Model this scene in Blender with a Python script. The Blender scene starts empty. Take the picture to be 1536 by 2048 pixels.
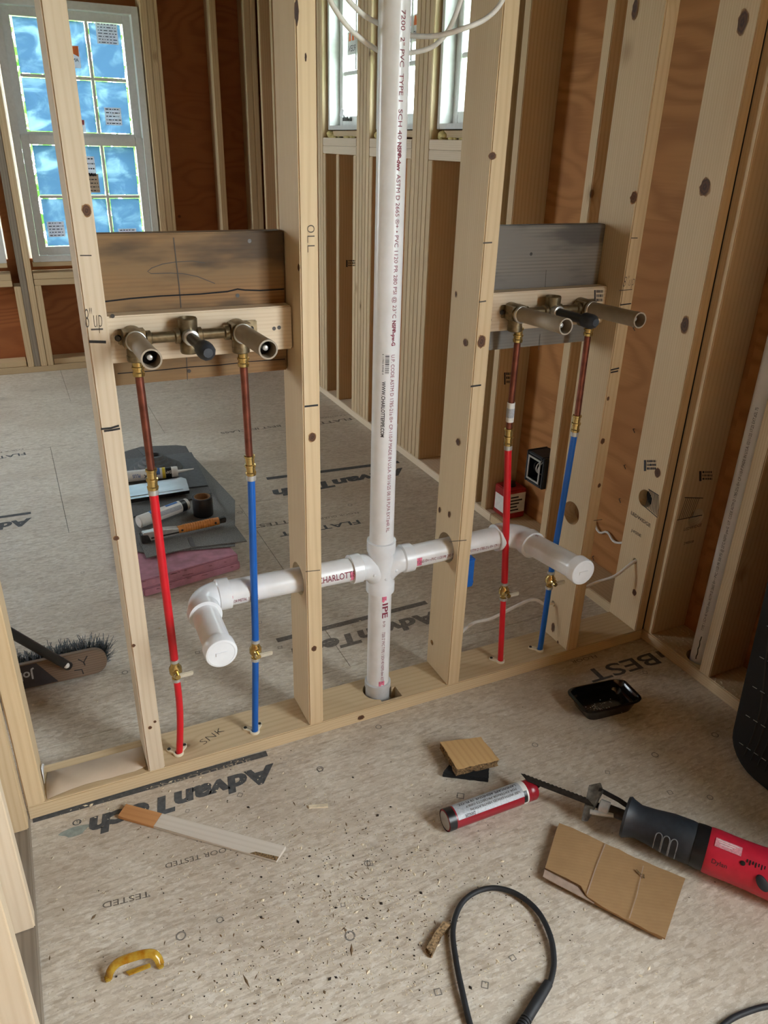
import bpy, bmesh, math, random
from mathutils import Vector, Matrix
random.seed(7)
C = bpy.context.scene.collection
SC = bpy.context.scene
V = Vector

# ------------------------------------------------------------------ camera
CP = V((-0.1111, -1.4707, 1.4058))
CR = ((0.9045861, -0.42553863, 0.0253151), (-0.16407676, -0.40236478, -0.9006561), (0.39344986, 0.81056737, -0.43379459))
F = 1532.0695
cam = bpy.data.objects.new('camera', bpy.data.cameras.new('camera')); C.objects.link(cam)
r_, d_, f_ = (V(a) for a in CR)
cam.matrix_world = Matrix(((r_.x, -d_.x, -f_.x, CP.x), (r_.y, -d_.y, -f_.y, CP.y), (r_.z, -d_.z, -f_.z, CP.z), (0, 0, 0, 1)))
cam.data.sensor_fit = 'HORIZONTAL'; cam.data.sensor_width = 36; cam.data.lens = F / 1536 * 36
cam.data.clip_start = 0.02
SC.camera = cam

def ray(u, v):
    a, b = (u - 768) / F, (v - 1024) / F
    return r_ * a + d_ * b + f_
def UX(u, v, x): d = ray(u, v); return CP + d * ((x - CP.x) / d.x)   # photo point on a plane x = const
def UY(u, v, y): d = ray(u, v); return CP + d * ((y - CP.y) / d.y)
def UZ(u, v, z=0.0): d = ray(u, v); return CP + d * ((z - CP.z) / d.z)

# ------------------------------------------------------------------ light and exposure
XR, YB, DP, PH, T = 1.5298, 3.917, 0.1245, 0.038, 0.038
w = bpy.data.worlds.new('overcast_sky'); SC.world = w; w.use_nodes = True
nt = w.node_tree; bg = nt.nodes['Background']
tc = nt.nodes.new('ShaderNodeTexCoord'); sx = nt.nodes.new('ShaderNodeSeparateXYZ'); rp = nt.nodes.new('ShaderNodeValToRGB')
nt.links.new(tc.outputs['Generated'], sx.inputs[0]); nt.links.new(sx.outputs['Z'], rp.inputs[0]); nt.links.new(rp.outputs[0], bg.inputs[0])
rp.color_ramp.elements[0].color = (0.66, 0.745, 0.79, 1); rp.color_ramp.elements[1].color = (0.90, 0.96, 1.0, 1)
bg.inputs[1].default_value = 13.0
SC.view_settings.view_transform = 'Standard'; SC.view_settings.look = 'None'
SC.view_settings.gamma = 1; SC.view_settings.use_curve_mapping = False
SC.view_settings.exposure = 1.12
def portal(name, loc, direction, sx_, sy_):
    l = bpy.data.lights.new(name, 'AREA'); l.shape = 'RECTANGLE'; l.size = sx_; l.size_y = sy_; l.cycles.is_portal = True
    o = bpy.data.objects.new(name, l); C.objects.link(o); o.location = loc
    o.rotation_euler = V(direction).to_track_quat('-Z', 'Y').to_euler(); return o
# daylight openings, far left one added (openings themselves are cut in the walls below)
KEY = (-3.3, -1.6, 0.8, 2.3)           # window in the right wall beyond the frame: y0, y1, z0, z1
portal('daylight_portal', (XR + .17, (KEY[0] + KEY[1]) / 2, (KEY[2] + KEY[3]) / 2), (-1, 0, 0), KEY[3] - KEY[2], KEY[1] - KEY[0])
WIN_R = [(2.333, 2.789), (1.74, 2.181), (1.14, 1.588)]
for a, b in WIN_R: portal('daylight_portal', (XR + .17, (a + b) / 2, 1.79), (-1, 0, 0), .7, b - a)
WIN_B = [(0.03, 0.836), (-0.96, -0.095)]
for a, b in WIN_B: portal('daylight_portal', ((a + b) / 2, YB + .17, 1.38), (0, -1, 0), b - a, 1.5)
FAR_L = (2.7, 3.6, 0.7, 2.1)             # unseen opening added far left to brighten the floor: y0, y1, z0, z1
portal('daylight_portal', (-3.08, (FAR_L[0] + FAR_L[1]) / 2, (FAR_L[2] + FAR_L[3]) / 2), (1, 0, 0), FAR_L[3] - FAR_L[2], FAR_L[1] - FAR_L[0])

# ------------------------------------------------------------------ node material helpers
def lin(c):
    return tuple((x / 255 / 12.92 if x / 255 <= .04045 else ((x / 255 + .055) / 1.055) ** 2.4) for x in c) + (1,)
class NT:
    def __init__(s, name):
        s.m = bpy.data.materials.new(name); s.m.use_nodes = True; s.t = s.m.node_tree
        s.b = s.t.nodes['Principled BSDF']; s.out = s.t.nodes['Material Output']
    def n(s, typ, ins=None, **pr):
        x = s.t.nodes.new('ShaderNode' + typ)
        for k, v in pr.items(): setattr(x, k, v)
        for k, v in (ins or {}).items(): s.put(x.inputs[k], v)
        return x
    def put(s, sock, v):
        if isinstance(v, bpy.types.NodeSocket): s.t.links.new(v, sock)
        elif isinstance(v, bpy.types.Node): s.t.links.new(v.outputs[0], sock)
        else: sock.default_value = v
    def ma(s, op, a, b=0.0, c=0.0, clamp=False): return s.n('Math', {0: a, 1: b, 2: c}, operation=op, use_clamp=clamp).outputs[0]
    def vm(s, op, a, b=(0, 0, 0)): return s.n('VectorMath', {0: a, 1: b}, operation=op).outputs[0]
    def mix(s, f, a, b, mode='MIX'):
        x = s.n('Mix', data_type='RGBA', blend_type=mode); s.put(x.inputs[0], f); s.put(x.inputs[6], a); s.put(x.inputs[7], b); return x.outputs[2]
    def noise(s, vec, scale=1.0, detail=3.0, rough=.5, dist=0.0):
        return s.n('TexNoise', {'Vector': vec, 'Scale': scale, 'Detail': detail, 'Roughness': rough, 'Distortion': dist}).outputs[0]
    def ramp(s, f, *stops):
        x = s.n('ValToRGB', {0: f}); e = x.color_ramp.elements
        while len(e) < len(stops): e.new(0.5)
        for i, (p, c) in enumerate(stops): e[i].position = p; e[i].color = c if len(c) == 4 else c + (1,)
        return x.outputs[0]
    def sm(s, f, a, b): return s.n('MapRange', {0: f, 1: a, 2: b, 3: 0.0, 4: 1.0}, interpolation_type='SMOOTHSTEP').outputs[0]
    def bump(s, h, st=.3, d=.001): s.put(s.b.inputs['Normal'], s.n('Bump', {'Strength': st, 'Distance': d, 'Height': h}).outputs[0])
def simple(name, col, rough=.5, metal=0.0, var=.08, nscale=60.0, spec=.5, coat=0.0):
    k = NT(name); tcn = k.n('TexCoord').outputs['Object']
    nz = k.noise(tcn, nscale, 3)
    c = lin(col); dk = tuple(x * (1 - var * 2) for x in c[:3]) + (1,); lt = tuple(min(1, x * (1 + var)) for x in c[:3]) + (1,)
    k.put(k.b.inputs['Base Color'], k.ramp(nz, (.3, dk), (.7, lt)))
    k.b.inputs['Roughness'].default_value = rough; k.b.inputs['Metallic'].default_value = metal
    k.b.inputs['Specular IOR Level'].default_value = spec; k.b.inputs['Coat Weight'].default_value = coat
    return k.m
def wood(name, c1, c2, knots=.5, ring=.55, rough=.62, grey=None, streak=None, knot_r=.012):
    """sawn lumber: local Z runs along the grain"""
    k = NT(name); tcn = k.n('TexCoord').outputs['Object']; rnd = k.n('ObjectInfo').outputs['Random']
    off = k.n('CombineXYZ', {0: k.ma('MULTIPLY', rnd, 3.7), 1: k.ma('MULTIPLY', rnd, 7.3), 2: k.ma('MULTIPLY', rnd, 41.0)}).outputs[0]
    p = k.vm('ADD', tcn, off)
    kv = k.vm('MULTIPLY', p, (7.0, 7.0, 4.0))
    vo = k.n('TexVoronoi', {'Vector': kv, 'Scale': 1.0, 'Randomness': 1.0})
    dvec = k.vm('DIVIDE', k.vm('SUBTRACT', kv, vo.outputs['Position']), (7.0, 7.0, 5.5))
    dist = k.n('VectorMath', {0: dvec}, operation='LENGTH').outputs['Value']
    on = k.ma('GREATER_THAN', k.n('SeparateColor', {0: vo.outputs['Color']}).outputs[0], 1 - knots)
    near = k.ma('MULTIPLY', k.ma('SUBTRACT', 1.0, k.sm(dist, 0.0, .05)), on)
    # growth rings bent round the knots
    q = k.vm('MULTIPLY', p, (1.0, 1.0, .045))
    w1 = k.noise(k.vm('MULTIPLY', p, (3, 3, .8)), 1.0, 2)
    sp = k.n('SeparateXYZ', {0: q})
    rr = k.ma('SQRT', k.ma('ADD', k.ma('POWER', k.ma('ADD', sp.outputs[0], .02), 2.0), k.ma('POWER', k.ma('ADD', sp.outputs[1], .03), 2.0)))
    ph = k.ma('ADD', k.ma('MULTIPLY', rr, 900.0), k.ma('ADD', k.ma('MULTIPLY', w1, 26.0), k.ma('MULTIPLY', near, 9.0)))
    rg = k.ma('POWER', k.ma('ADD', k.ma('MULTIPLY', k.ma('SINE', ph), .5), .5), 2.5)
    fine = k.noise(k.vm('MULTIPLY', p, (160, 160, 5)), 1.0, 3, .6)
    soft = k.noise(k.vm('MULTIPLY', p, (5, 5, 1.2)), 1.0, 3)
    a, b = lin(c1), lin(c2)
    col = k.mix(k.ma('MULTIPLY', rg, ring * .75), a, b)
    col = k.mix(k.ma('MULTIPLY', fine, .45), col, b)
    col = k.mix(k.sm(soft, .45, .75), col, k.mix(.35, col, b))
    if grey:
        col = k.mix(k.sm(k.noise(k.vm('MULTIPLY', p, (9, 9, 1.6)), 1.0, 4), .35, .62), col, lin(grey))
    if streak:
        col = k.mix(k.ma('MULTIPLY', k.sm(k.noise(k.vm('MULTIPLY', p, (14, 14, 3.6)), 1.0, 4), .52, .70), .8), col, lin(streak))
    val = k.ma('ADD', .9, k.ma('MULTIPLY', rnd, .2))
    col = k.mix(1.0, col, k.n('CombineXYZ', {0: val, 1: val, 2: val}).outputs[0], 'MULTIPLY')
    halo = k.ma('MULTIPLY', k.ma('SUBTRACT', 1.0, k.sm(dist, knot_r * .8, knot_r * 2.6)), on)
    core = k.ma('MULTIPLY', k.ma('SUBTRACT', 1.0, k.sm(dist, knot_r * .55, knot_r)), on)
    col = k.mix(k.ma('MULTIPLY', halo, .45), col, lin((122, 88, 52)))
    col = k.mix(k.ma('MULTIPLY', core, .85), col, k.mix(fine, lin((62, 40, 24)), lin((110, 70, 38))))
    k.put(k.b.inputs['Base Color'], col); k.b.inputs['Roughness'].default_value = rough; k.b.inputs['Specular IOR Level'].default_value = .3
    k.bump(k.ma('ADD', fine, k.ma('MULTIPLY', rg, .4)), .25, .0008)
    return k.m
def ply(name, c1, c2, c3, axis=2, dens=1.0):
    """plywood sheathing: local Z is the face grain"""
    k = NT(name); tcn = k.n('TexCoord').outputs['Object']; rnd = k.n('ObjectInfo').outputs['Random']
    p = k.vm('ADD', tcn, k.n('CombineXYZ', {0: k.ma('MULTIPLY', rnd, 11.0), 1: k.ma('MULTIPLY', rnd, 5.0), 2: k.ma('MULTIPLY', rnd, 23.0)}).outputs[0])
    n1 = k.noise(k.vm('MULTIPLY', p, (3.2, 3.2, 1.1)), 1.0, 2, .45)
    ph = k.ma('MULTIPLY', n1, 95.0 * dens)
    fine = k.noise(k.vm('MULTIPLY', p, (120, 120, 5)), 1.0, 3, .6)
    rg = k.ma('POWER', k.ma('ADD', k.ma('MULTIPLY', k.ma('SINE', k.ma('ADD', ph, k.ma('MULTIPLY', fine, 2.0))), .5), .5), 2.0)
    big = k.noise(k.vm('MULTIPLY', p, (2.2, 2.2, .9)), 1.0, 3)
    col = k.mix(k.ma('MULTIPLY', rg, .55), lin(c1), lin(c2))
    col = k.mix(k.ma('MULTIPLY', fine, .4), col, lin(c2))
    col = k.mix(k.ma('MULTIPLY', k.sm(big, .4, .7), .6), col, lin(c3))
    vo = k.n('TexVoronoi', {'Vector': k.vm('MULTIPLY', p, (5, 5, 3.2)), 'Scale': 1.0})
    dv = k.n('VectorMath', {0: k.vm('DIVIDE', k.vm('SUBTRACT', k.vm('MULTIPLY', p, (5, 5, 3.2)), vo.outputs['Position']), (5, 5, 3.6))}, operation='LENGTH').outputs['Value']
    kn = k.ma('MULTIPLY', k.ma('SUBTRACT', 1.0, k.sm(dv, .008, .016)), k.ma('GREATER_THAN', k.n('SeparateColor', {0: vo.outputs['Color']}).outputs[0], .45))
    col = k.mix(k.ma('MULTIPLY', kn, .7), col, lin((58, 32, 18)))
    k.put(k.b.inputs['Base Color'], col); k.b.inputs['Roughness'].default_value = .7; k.b.inputs['Specular IOR Level'].default_value = .25
    k.bump(fine, .3, .001); return k.m
def osb():
    k = NT('subfloor_panel'); tcn = k.n('TexCoord').outputs['Object']
    p = tcn
    def flakes(ang, sc, st):
        mp = k.n('Mapping', {'Vector': p, 'Rotation': (0, 0, ang), 'Scale': (sc, sc * st, sc)}).outputs[0]
        mp = k.vm('ADD', mp, k.vm('SCALE', mp) if False else (ang * 3, 0, 0))
        vo = k.n('TexVoronoi', {'Vector': k.vm('ADD', mp, k.n('TexNoise', {'Vector': mp, 'Scale': 1.5}).outputs[1]), 'Scale': 1.0})
        return k.n('SeparateColor', {0: vo.outputs['Color']}).outputs[0]
    f1, f2, f3 = flakes(.2, 55, 2.2), flakes(-.7, 80, 2.4), flakes(1.1, 66, 2.4)
    streak = k.noise(k.vm('MULTIPLY', p, (9, 110, 9)), 1.0, 4, .65, .3)
    streak2 = k.noise(k.n('Mapping', {'Vector': p, 'Rotation': (0, 0, .5), 'Scale': (30, 170, 30)}).outputs[0], 1.0, 3, .6)
    big = k.noise(k.vm('MULTIPLY', p, (1.3, 2.2, 1)), 1.0, 4, .55)
    mid = k.noise(p, 9.0, 4, .6)
    base, dark, pale = lin((208, 197, 180)), lin((160, 145, 126)), lin((234, 229, 219))
    col = k.mix(k.ma('MULTIPLY', k.sm(f1, .3, .9), .30), base, dark)
    col = k.mix(k.ma('MULTIPLY', k.sm(f2, .5, 1.0), .38), col, pale)
    col = k.mix(k.ma('MULTIPLY', k.sm(f3, .62, 1.0), .35), col, lin((150, 130, 108)))
    col = k.mix(k.ma('MULTIPLY', k.sm(streak, .5, .72), .5), col, lin((142, 124, 103)))
    col = k.mix(k.ma('MULTIPLY', k.sm(streak2, .56, .72), .35), col, pale)
    col = k.mix(k.ma('MULTIPLY', k.sm(big, .42, .72), .45), col, lin((168, 150, 130)))
    col = k.mix(k.ma('MULTIPLY', k.sm(mid, .58, .78), .4), col, lin((128, 116, 104)))
    speck = k.noise(p, 210.0, 3, .7)
    col = k.mix(k.ma('MULTIPLY', k.sm(speck, .58, .72), .45), col, lin((120, 106, 90)))
    col = k.mix(k.ma('MULTIPLY', k.sm(k.noise(k.n('Mapping', {'Vector': p, 'Location': (3, 1, 0), 'Rotation': (0, 0, -.4), 'Scale': (60, 150, 60)}).outputs[0], 1.0, 4, .65), .57, .7), .5), col, pale)
    k.put(k.b.inputs['Base Color'], col)
    k.put(k.b.inputs['Roughness'], k.ma('ADD', .30, k.ma('MULTIPLY', mid, .25)))
    k.b.inputs['Specular IOR Level'].default_value = .4
    k.bump(k.ma('ADD', streak, k.ma('MULTIPLY', f1, .5)), .2, .001); return k.m

MAT = {}
MAT['stud'] = wood('spruce_lumber', (216, 194, 158), (182, 152, 112), .40, .40)
MAT['stud_pale'] = wood('pale_spruce_lumber', (224, 208, 184), (192, 168, 134), .35, .42)
MAT['stud_far'] = wood('honey_lumber', (208, 186, 150), (176, 146, 108), .30)
MAT['stud_grey'] = wood('weathered_lumber', (150, 138, 122), (104, 92, 78), .2)
MAT['plank_brown'] = wood('stained_old_plank', (150, 112, 70), (100, 70, 42), .12, .7, grey=(126, 100, 68), streak=(60, 50, 40))
MAT['plank_grey'] = wood('grey_weathered_plank', (144, 138, 128), (88, 84, 80), .12, .9, grey=(120, 116, 110), streak=(74, 72, 72))
MAT['ply_back'] = ply('red_brown_sheathing', (160, 100, 60), (122, 70, 38), (144, 84, 48))
MAT['ply_right'] = ply('orange_brown_sheathing', (190, 136, 82), (138, 88, 48), (164, 110, 64))
MAT['osb'] = osb()
MAT['under'] = simple('floor_joint_shadow_gap', (52, 44, 36), .9)
MAT['ceil'] = simple('ceiling_boarding', (118, 92, 64), .8)
def pvc():
    k = NT('white_pvc'); tcn = k.n('TexCoord').outputs['Object']
    nz = k.noise(tcn, 25, 3)
    k.put(k.b.inputs['Base Color'], k.ramp(nz, (.3, lin((220, 220, 220))), (.7, lin((230, 230, 232)))))
    k.b.inputs['Roughness'].default_value = .28; k.b.inputs['Specular IOR Level'].default_value = .5
    k.b.inputs['Subsurface Weight'].default_value = .0
    return k.m
MAT['pvc'] = pvc()
MAT['fit'] = simple('moulded_pvc_fitting', (228, 230, 233), .22, 0, .03, 30)
MAT['primer'] = simple('pink_pipe_primer', (226, 120, 150), .4, 0, .2, 150)
MAT['grey_pvc'] = simple('grey_pvc', (196, 198, 200), .4, 0, .04)
MAT['ink_red'] = simple('maroon_ink', (132, 44, 66), .6, 0, .1)
MAT['ink_blk'] = simple('black_ink', (40, 38, 44), .6, 0, .1)
MAT['ink_floor'] = simple('worn_floor_print', (82, 84, 86), .75, 0, .18, 90)
MAT['ink_floor2'] = simple('faint_floor_print', (112, 104, 96), .75, 0, .16, 120)
MAT['ink_mark'] = simple('soft_grey_mark', (134, 128, 120), .75, 0, .16, 120)
MAT['dust'] = simple('pale_sawdust', (226, 212, 184), .9, 0, .12)
MAT['pencil'] = simple('pencil_mark', (74, 66, 58), .7, 0, .1)
MAT['marker'] = simple('black_marker', (22, 20, 20), .6, 0, .05)
MAT['red'] = simple('red_pex', (212, 26, 40), .32, 0, .05, 20)
MAT['blue'] = simple('blue_pex', (16, 92, 178), .32, 0, .05, 20)
MAT['copper'] = simple('dull_copper', (132, 78, 64), .36, .8, .16, 40)
MAT['brass'] = simple('shiny_brass', (200, 174, 112), .24, .9, .1, 60)
MAT['bronze'] = simple('cast_bronze_valve', (132, 118, 92), .42, .85, .14, 90)
MAT['handle'] = simple('dull_nickel_handle', (206, 198, 178), .35, .15, .06, 60)
MAT['outline'] = simple('worn_grey_rib', (124, 128, 132), .5, 0, .1)
MAT['shoe'] = simple('scuffed_shoe_steel', (120, 118, 114), .35, .7, .3, 60)
MAT['steel'] = simple('bright_steel', (196, 196, 192), .3, .55, .08, 60)
MAT['dsteel'] = simple('dark_steel', (74, 72, 70), .4, .8, .15, 80)
MAT['sleeve'] = simple('taupe_plastic_sleeve', (150, 136, 116), .5, 0, .06)
MAT['black'] = simple('black_plastic', (24, 24, 26), .35, 0, .2)
MAT['blackgloss'] = simple('glossy_black_plastic', (14, 14, 16), .14, 0, .2)
MAT['blackmatte'] = simple('black_rubber', (30, 32, 36), .62, 0, .15, 120)
MAT['bagcloth'] = simple('black_bag_cloth', (17, 19, 21), .8, 0, .15, 200)
MAT['tape'] = simple('black_tape', (20, 20, 22), .45, 0, .1)
MAT['white'] = simple('white_plastic', (226, 226, 222), .4, 0, .04)
MAT['cream'] = simple('cream_nylon', (232, 222, 196), .45, 0, .04)
MAT['frame'] = simple('white_window_vinyl', (206, 206, 202), .4, 0, .03)
MAT['cable'] = simple('white_cable_jacket', (228, 226, 220), .45, 0, .05)
MAT['shingle'] = simple('dark_grey_shingle', (122, 122, 120), .85, 0, .3, 400)
MAT['shingle2'] = simple('charcoal_shingle', (98, 98, 98), .85, 0, .3, 400)
MAT['rubber'] = simple('grey_black_flashing', (84, 86, 88), .55, 0, .1)
MAT['foam'] = simple('pink_foam', (176, 122, 138), .75, 0, .14, 25)
MAT['foam_dirty'] = simple('scuffed_pink_foam', (108, 62, 66), .8, 0, .3, 120)
MAT['alu'] = simple('aluminium_flashing', (182, 186, 188), .3, .9, .08, 12)
MAT['orange'] = simple('orange_grip', (196, 124, 52), .5, 0, .1)
MAT['cardtube'] = simple('brown_card_core', (140, 104, 70), .8, 0, .1)
MAT['label_blue'] = simple('label_blue', (64, 110, 176), .45, 0, .06)
MAT['label_yel'] = simple('label_yellow', (226, 202, 60), .45, 0, .06)
MAT['label_grey'] = simple('label_grey', (176, 182, 190), .4, 0, .12, 300)
MAT['label_silver'] = simple('silver_label', (176, 182, 188), .4, 0, .10, 260)
MAT['tubered'] = simple('dark_red_tube', (150, 24, 40), .3, 0, .06)
MAT['toolred'] = simple('red_tool_body', (196, 34, 58), .4, 0, .05)
MAT['boot'] = simple('black_rubber_boot', (38, 44, 52), .5, 0, .12, 80)
MAT['plate_pink'] = simple('rating_plate', (214, 150, 160), .4, 0, .15, 200)
MAT['rosin'] = simple('rosin_paper', (196, 176, 154), .8, 0, .05, 14)
MAT['paper'] = simple('white_paper', (236, 236, 238), .7, 0, .02)
MAT['strip_pale'] = wood('whitewashed_strip', (210, 202, 190), (188, 176, 160), 0, .35)
MAT['strip_raw'] = wood('raw_cedar_strip', (200, 148, 98), (170, 114, 66), 0, .4)
MAT['scrap'] = wood('scrap_pine', (210, 176, 124), (176, 134, 86), .3, .45)
MAT['bark'] = simple('rough_sawn_edge', (128, 102, 68), .9, 0, .45, 260)
MAT['char'] = simple('black_felt', (22, 22, 24), .95, 0, .2, 300)
MAT['sliver'] = simple('splintered_wood', (160, 132, 96), .85, 0, .4, 220)
MAT['canred'] = simple('red_tin', (160, 34, 36), .35, .1, .1)
MAT['boxblue'] = simple('blue_electrical_box', (28, 104, 196), .4, 0, .06)
MAT['sprayfoam'] = simple('yellow_spray_foam', (208, 190, 128), .8, 0, .16, 60)
MAT['bristle'] = simple('grey_bristles', (92, 100, 106), .8, 0, .3, 200)
MAT['broomwood'] = wood('worn_broom_block', (128, 108, 90), (92, 72, 56), 0, .6)
MAT['sticker_or'] = simple('orange_sticker', (232, 118, 50), .5, 0, .04)
MAT['leaf'] = simple('green_leaves', (98, 150, 60), .6, 0, .25, 3)
MAT['bark2'] = simple('tree_bark', (84, 70, 56), .9, 0, .25, 20)
MAT['grass'] = simple('lawn', (104, 134, 72), .9, 0, .2, 4)
def card():
    k = NT('brown_cardboard'); tcn = k.n('TexCoord').outputs['Object']
    fl = k.n('TexWave', {'Vector': k.n('Mapping', {'Vector': tcn, 'Rotation': (0, 0, -.95)}).outputs[0], 'Scale': 40.0, 'Distortion': 1.0}).outputs[0]
    nz = k.noise(tcn, 26, 5, .6)
    col = k.mix(nz, lin((176, 142, 100)), lin((150, 116, 78))); col = k.mix(k.ma('MULTIPLY', fl, .12), col, lin((130, 98, 64)))
    k.put(k.b.inputs['Base Color'], col); k.b.inputs['Roughness'].default_value = .8; return k.m
MAT['card'] = card()
def glass(name, col, tr):
    k = NT(name); t = k.n('BsdfTransparent', {0: col}); g = k.n('BsdfGlossy', {0: (1, 1, 1, 1), 'Roughness': .03})
    m = k.n('MixShader', {0: tr, 1: t.outputs[0], 2: g.outputs[0]}); k.put(k.out.inputs[0], m.outputs[0]); return k.m
MAT['glass'] = glass('window_glass', (.92, .96, .95, 1), .05)
def film():
    k = NT('blue_protective_film'); tcn = k.n('TexCoord').outputs['Object']; rnd = k.n('ObjectInfo').outputs['Random']
    p = k.vm('ADD', tcn, k.n('CombineXYZ', {0: k.ma('MULTIPLY', rnd, 9.0), 2: k.ma('MULTIPLY', rnd, 31.0)}).outputs[0])
    nz = k.noise(k.vm('MULTIPLY', p, (6, 6, 9)), 1.0, 5, .6, .8)
    c = k.mix(k.sm(nz, .45, .75), (.135, .195, .265, 1), (.28, .35, .40, 1))
    tr = k.n('BsdfTransparent', {0: c}); tl = k.n('BsdfTranslucent', {0: c})
    m = k.n('MixShader', {0: .75, 1: tr.outputs[0], 2: tl.outputs[0]}); k.put(k.out.inputs[0], m.outputs[0]); return k.m
MAT['film'] = film()
def sticker_mat():
    k = NT('backlit_paper_sticker'); d = k.n('BsdfDiffuse', {0: (.8, .8, .8, 1)}); t = k.n('BsdfTranslucent', {0: (.32, .33, .34, 1)})
    m = k.n('AddShader', {0: d.outputs[0], 1: t.outputs[0]}); k.put(k.out.inputs[0], m.outputs[0]); return k.m
MAT['sticker'] = sticker_mat()
def amber():
    k = NT('amber_clear_plastic'); b = k.b
    b.inputs['Base Color'].default_value = lin((206, 156, 40)); b.inputs['Roughness'].default_value = .12
    nz = k.noise(k.n('TexCoord').outputs['Object'], 70, 3)
    k.put(b.inputs['Base Color'], k.ramp(nz, (.3, lin((190, 128, 30))), (.7, lin((222, 190, 80)))))
    b.inputs['Transmission Weight'].default_value = .45; b.inputs['IOR'].default_value = 1.4; return k.m
MAT['amber'] = amber()

# ------------------------------------------------------------------ mesh helpers
W = {}
class MB:
    def __init__(s): s.bm = bmesh.new()
    def poly(s, pts): return s.bm.faces.new([s.bm.verts.new(V(p)) for p in pts])
    def quadset(s, loops, close=True, caps=True):
        """skin between vertex loops of equal length"""
        L = [[s.bm.verts.new(V(p)) for p in lp] for lp in loops]; n = len(L[0])
        for a, b in zip(L, L[1:]):
            for i in range(n if close else n - 1):
                j = (i + 1) % n; s.bm.faces.new((a[i], a[j], b[j], b[i]))
        if caps and close: s.bm.faces.new(L[0][::-1]); s.bm.faces.new(L[-1])
        return s
    def box(s, a, b):
        x0, y0, z0 = a; x1, y1, z1 = b
        return s.quadset([[(x0, y0, z0), (x1, y0, z0), (x1, y1, z0), (x0, y1, z0)], [(x0, y0, z1), (x1, y0, z1), (x1, y1, z1), (x0, y1, z1)]])
    def prism(s, pts, off): return s.quadset([pts, [V(p) + V(off) for p in pts]])
    def tube(s, path, r, seg=12, caps=True, flat=None):
        path = [V(p) for p in path]; n = len(path); rs = r if isinstance(r, (list, tuple)) else [r] * n
        loops = []; up = None
        for i, p in enumerate(path):
            d = (path[min(i + 1, n - 1)] - path[max(i - 1, 0)]).normalized()
            if up is None: up = d.orthogonal().normalized() if abs(d.z) > .9 else V((0, 0, 1))
            u = (up - d * up.dot(d)).normalized(); v = d.cross(u); up = u
            fu = flat or 1.0
            loops.append([p + (u * math.cos(t) * fu + v * math.sin(t)) * rs[i] for t in (2 * math.pi * k / seg for k in range(seg))])
        return s.quadset(loops, True, caps)
    def cyl(s, a, b, r, r2=None, seg=20, caps=True): return s.tube([a, b], [r, r if r2 is None else r2], seg, caps)
    def lathe(s, a, d, prof, seg=20, caps=True, up=None, sq=(1, 1)):
        a, d = V(a), V(d).normalized(); u = V(up) if up else d.orthogonal(); u = (u - d * u.dot(d)).normalized(); v = d.cross(u)
        return s.quadset([[a + d * t + (u * math.cos(k) * r * sq[0] + v * math.sin(k) * r * sq[1]) for k in (2 * math.pi * i / seg for i in range(seg))] for t, r in prof], True, caps)
    def ball(s, c, r, seg=12, sc=(1, 1, 1)):
        m = bmesh.ops.create_icosphere(s.bm, subdivisions=2, radius=r)
        for q in m['verts']: q.co = V((q.co.x * sc[0], q.co.y * sc[1], q.co.z * sc[2])) + V(c)
        return s
    def obj(s, name, mat, parent=None, bevel=0, smooth=True, origin=None, mat2=None):
        bmesh.ops.recalc_face_normals(s.bm, faces=s.bm.faces)
        if bevel:
            try: bmesh.ops.bevel(s.bm, geom=[e for e in s.bm.edges if len(e.link_faces) == 2 and e.calc_face_angle(0) > .6], offset=bevel, segments=2, affect='EDGES', clamp_overlap=True)
            except Exception: pass
        me = bpy.data.meshes.new(name)
        cs = [q.co for q in s.bm.verts]
        o0 = V(origin) if origin is not None else V([(min(c[i] for c in cs) + max(c[i] for c in cs)) / 2 for i in range(3)])
        for q in s.bm.verts: q.co -= o0
        s.bm.to_mesh(me); s.bm.free()
        return link(name, me, mat, parent, Matrix.Translation(o0), smooth, mat2)
def link(name, me, mat, parent, M, smooth=True, mat2=None):
    me.materials.append(MAT[mat] if isinstance(mat, str) else mat)
    for m2 in (mat2 or []): me.materials.append(MAT[m2])
    if smooth:
        me.polygons.foreach_set('use_smooth', [True] * len(me.polygons)); me.set_sharp_from_angle(angle=math.radians(38))
    o = bpy.data.objects.new(name, me); C.objects.link(o); W[o] = M.copy()
    if parent is not None: o.parent = parent; o.matrix_basis = W[parent].inverted() @ M
    else: o.matrix_basis = M
    return o
def thing(name, label, cat, loc=(0, 0, 0), group=None, kind=None):
    o = bpy.data.objects.new(name, None); C.objects.link(o); o.empty_display_size = .05
    W[o] = Matrix.Translation(V(loc)); o.matrix_basis = W[o]
    tag(o, label, cat, group, kind); return o
def tag(o, label=None, cat=None, group=None, kind=None):
    for k, v in (('label', label), ('category', cat), ('group', group), ('kind', kind)):
        if v: o[k] = v
    return o
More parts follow.
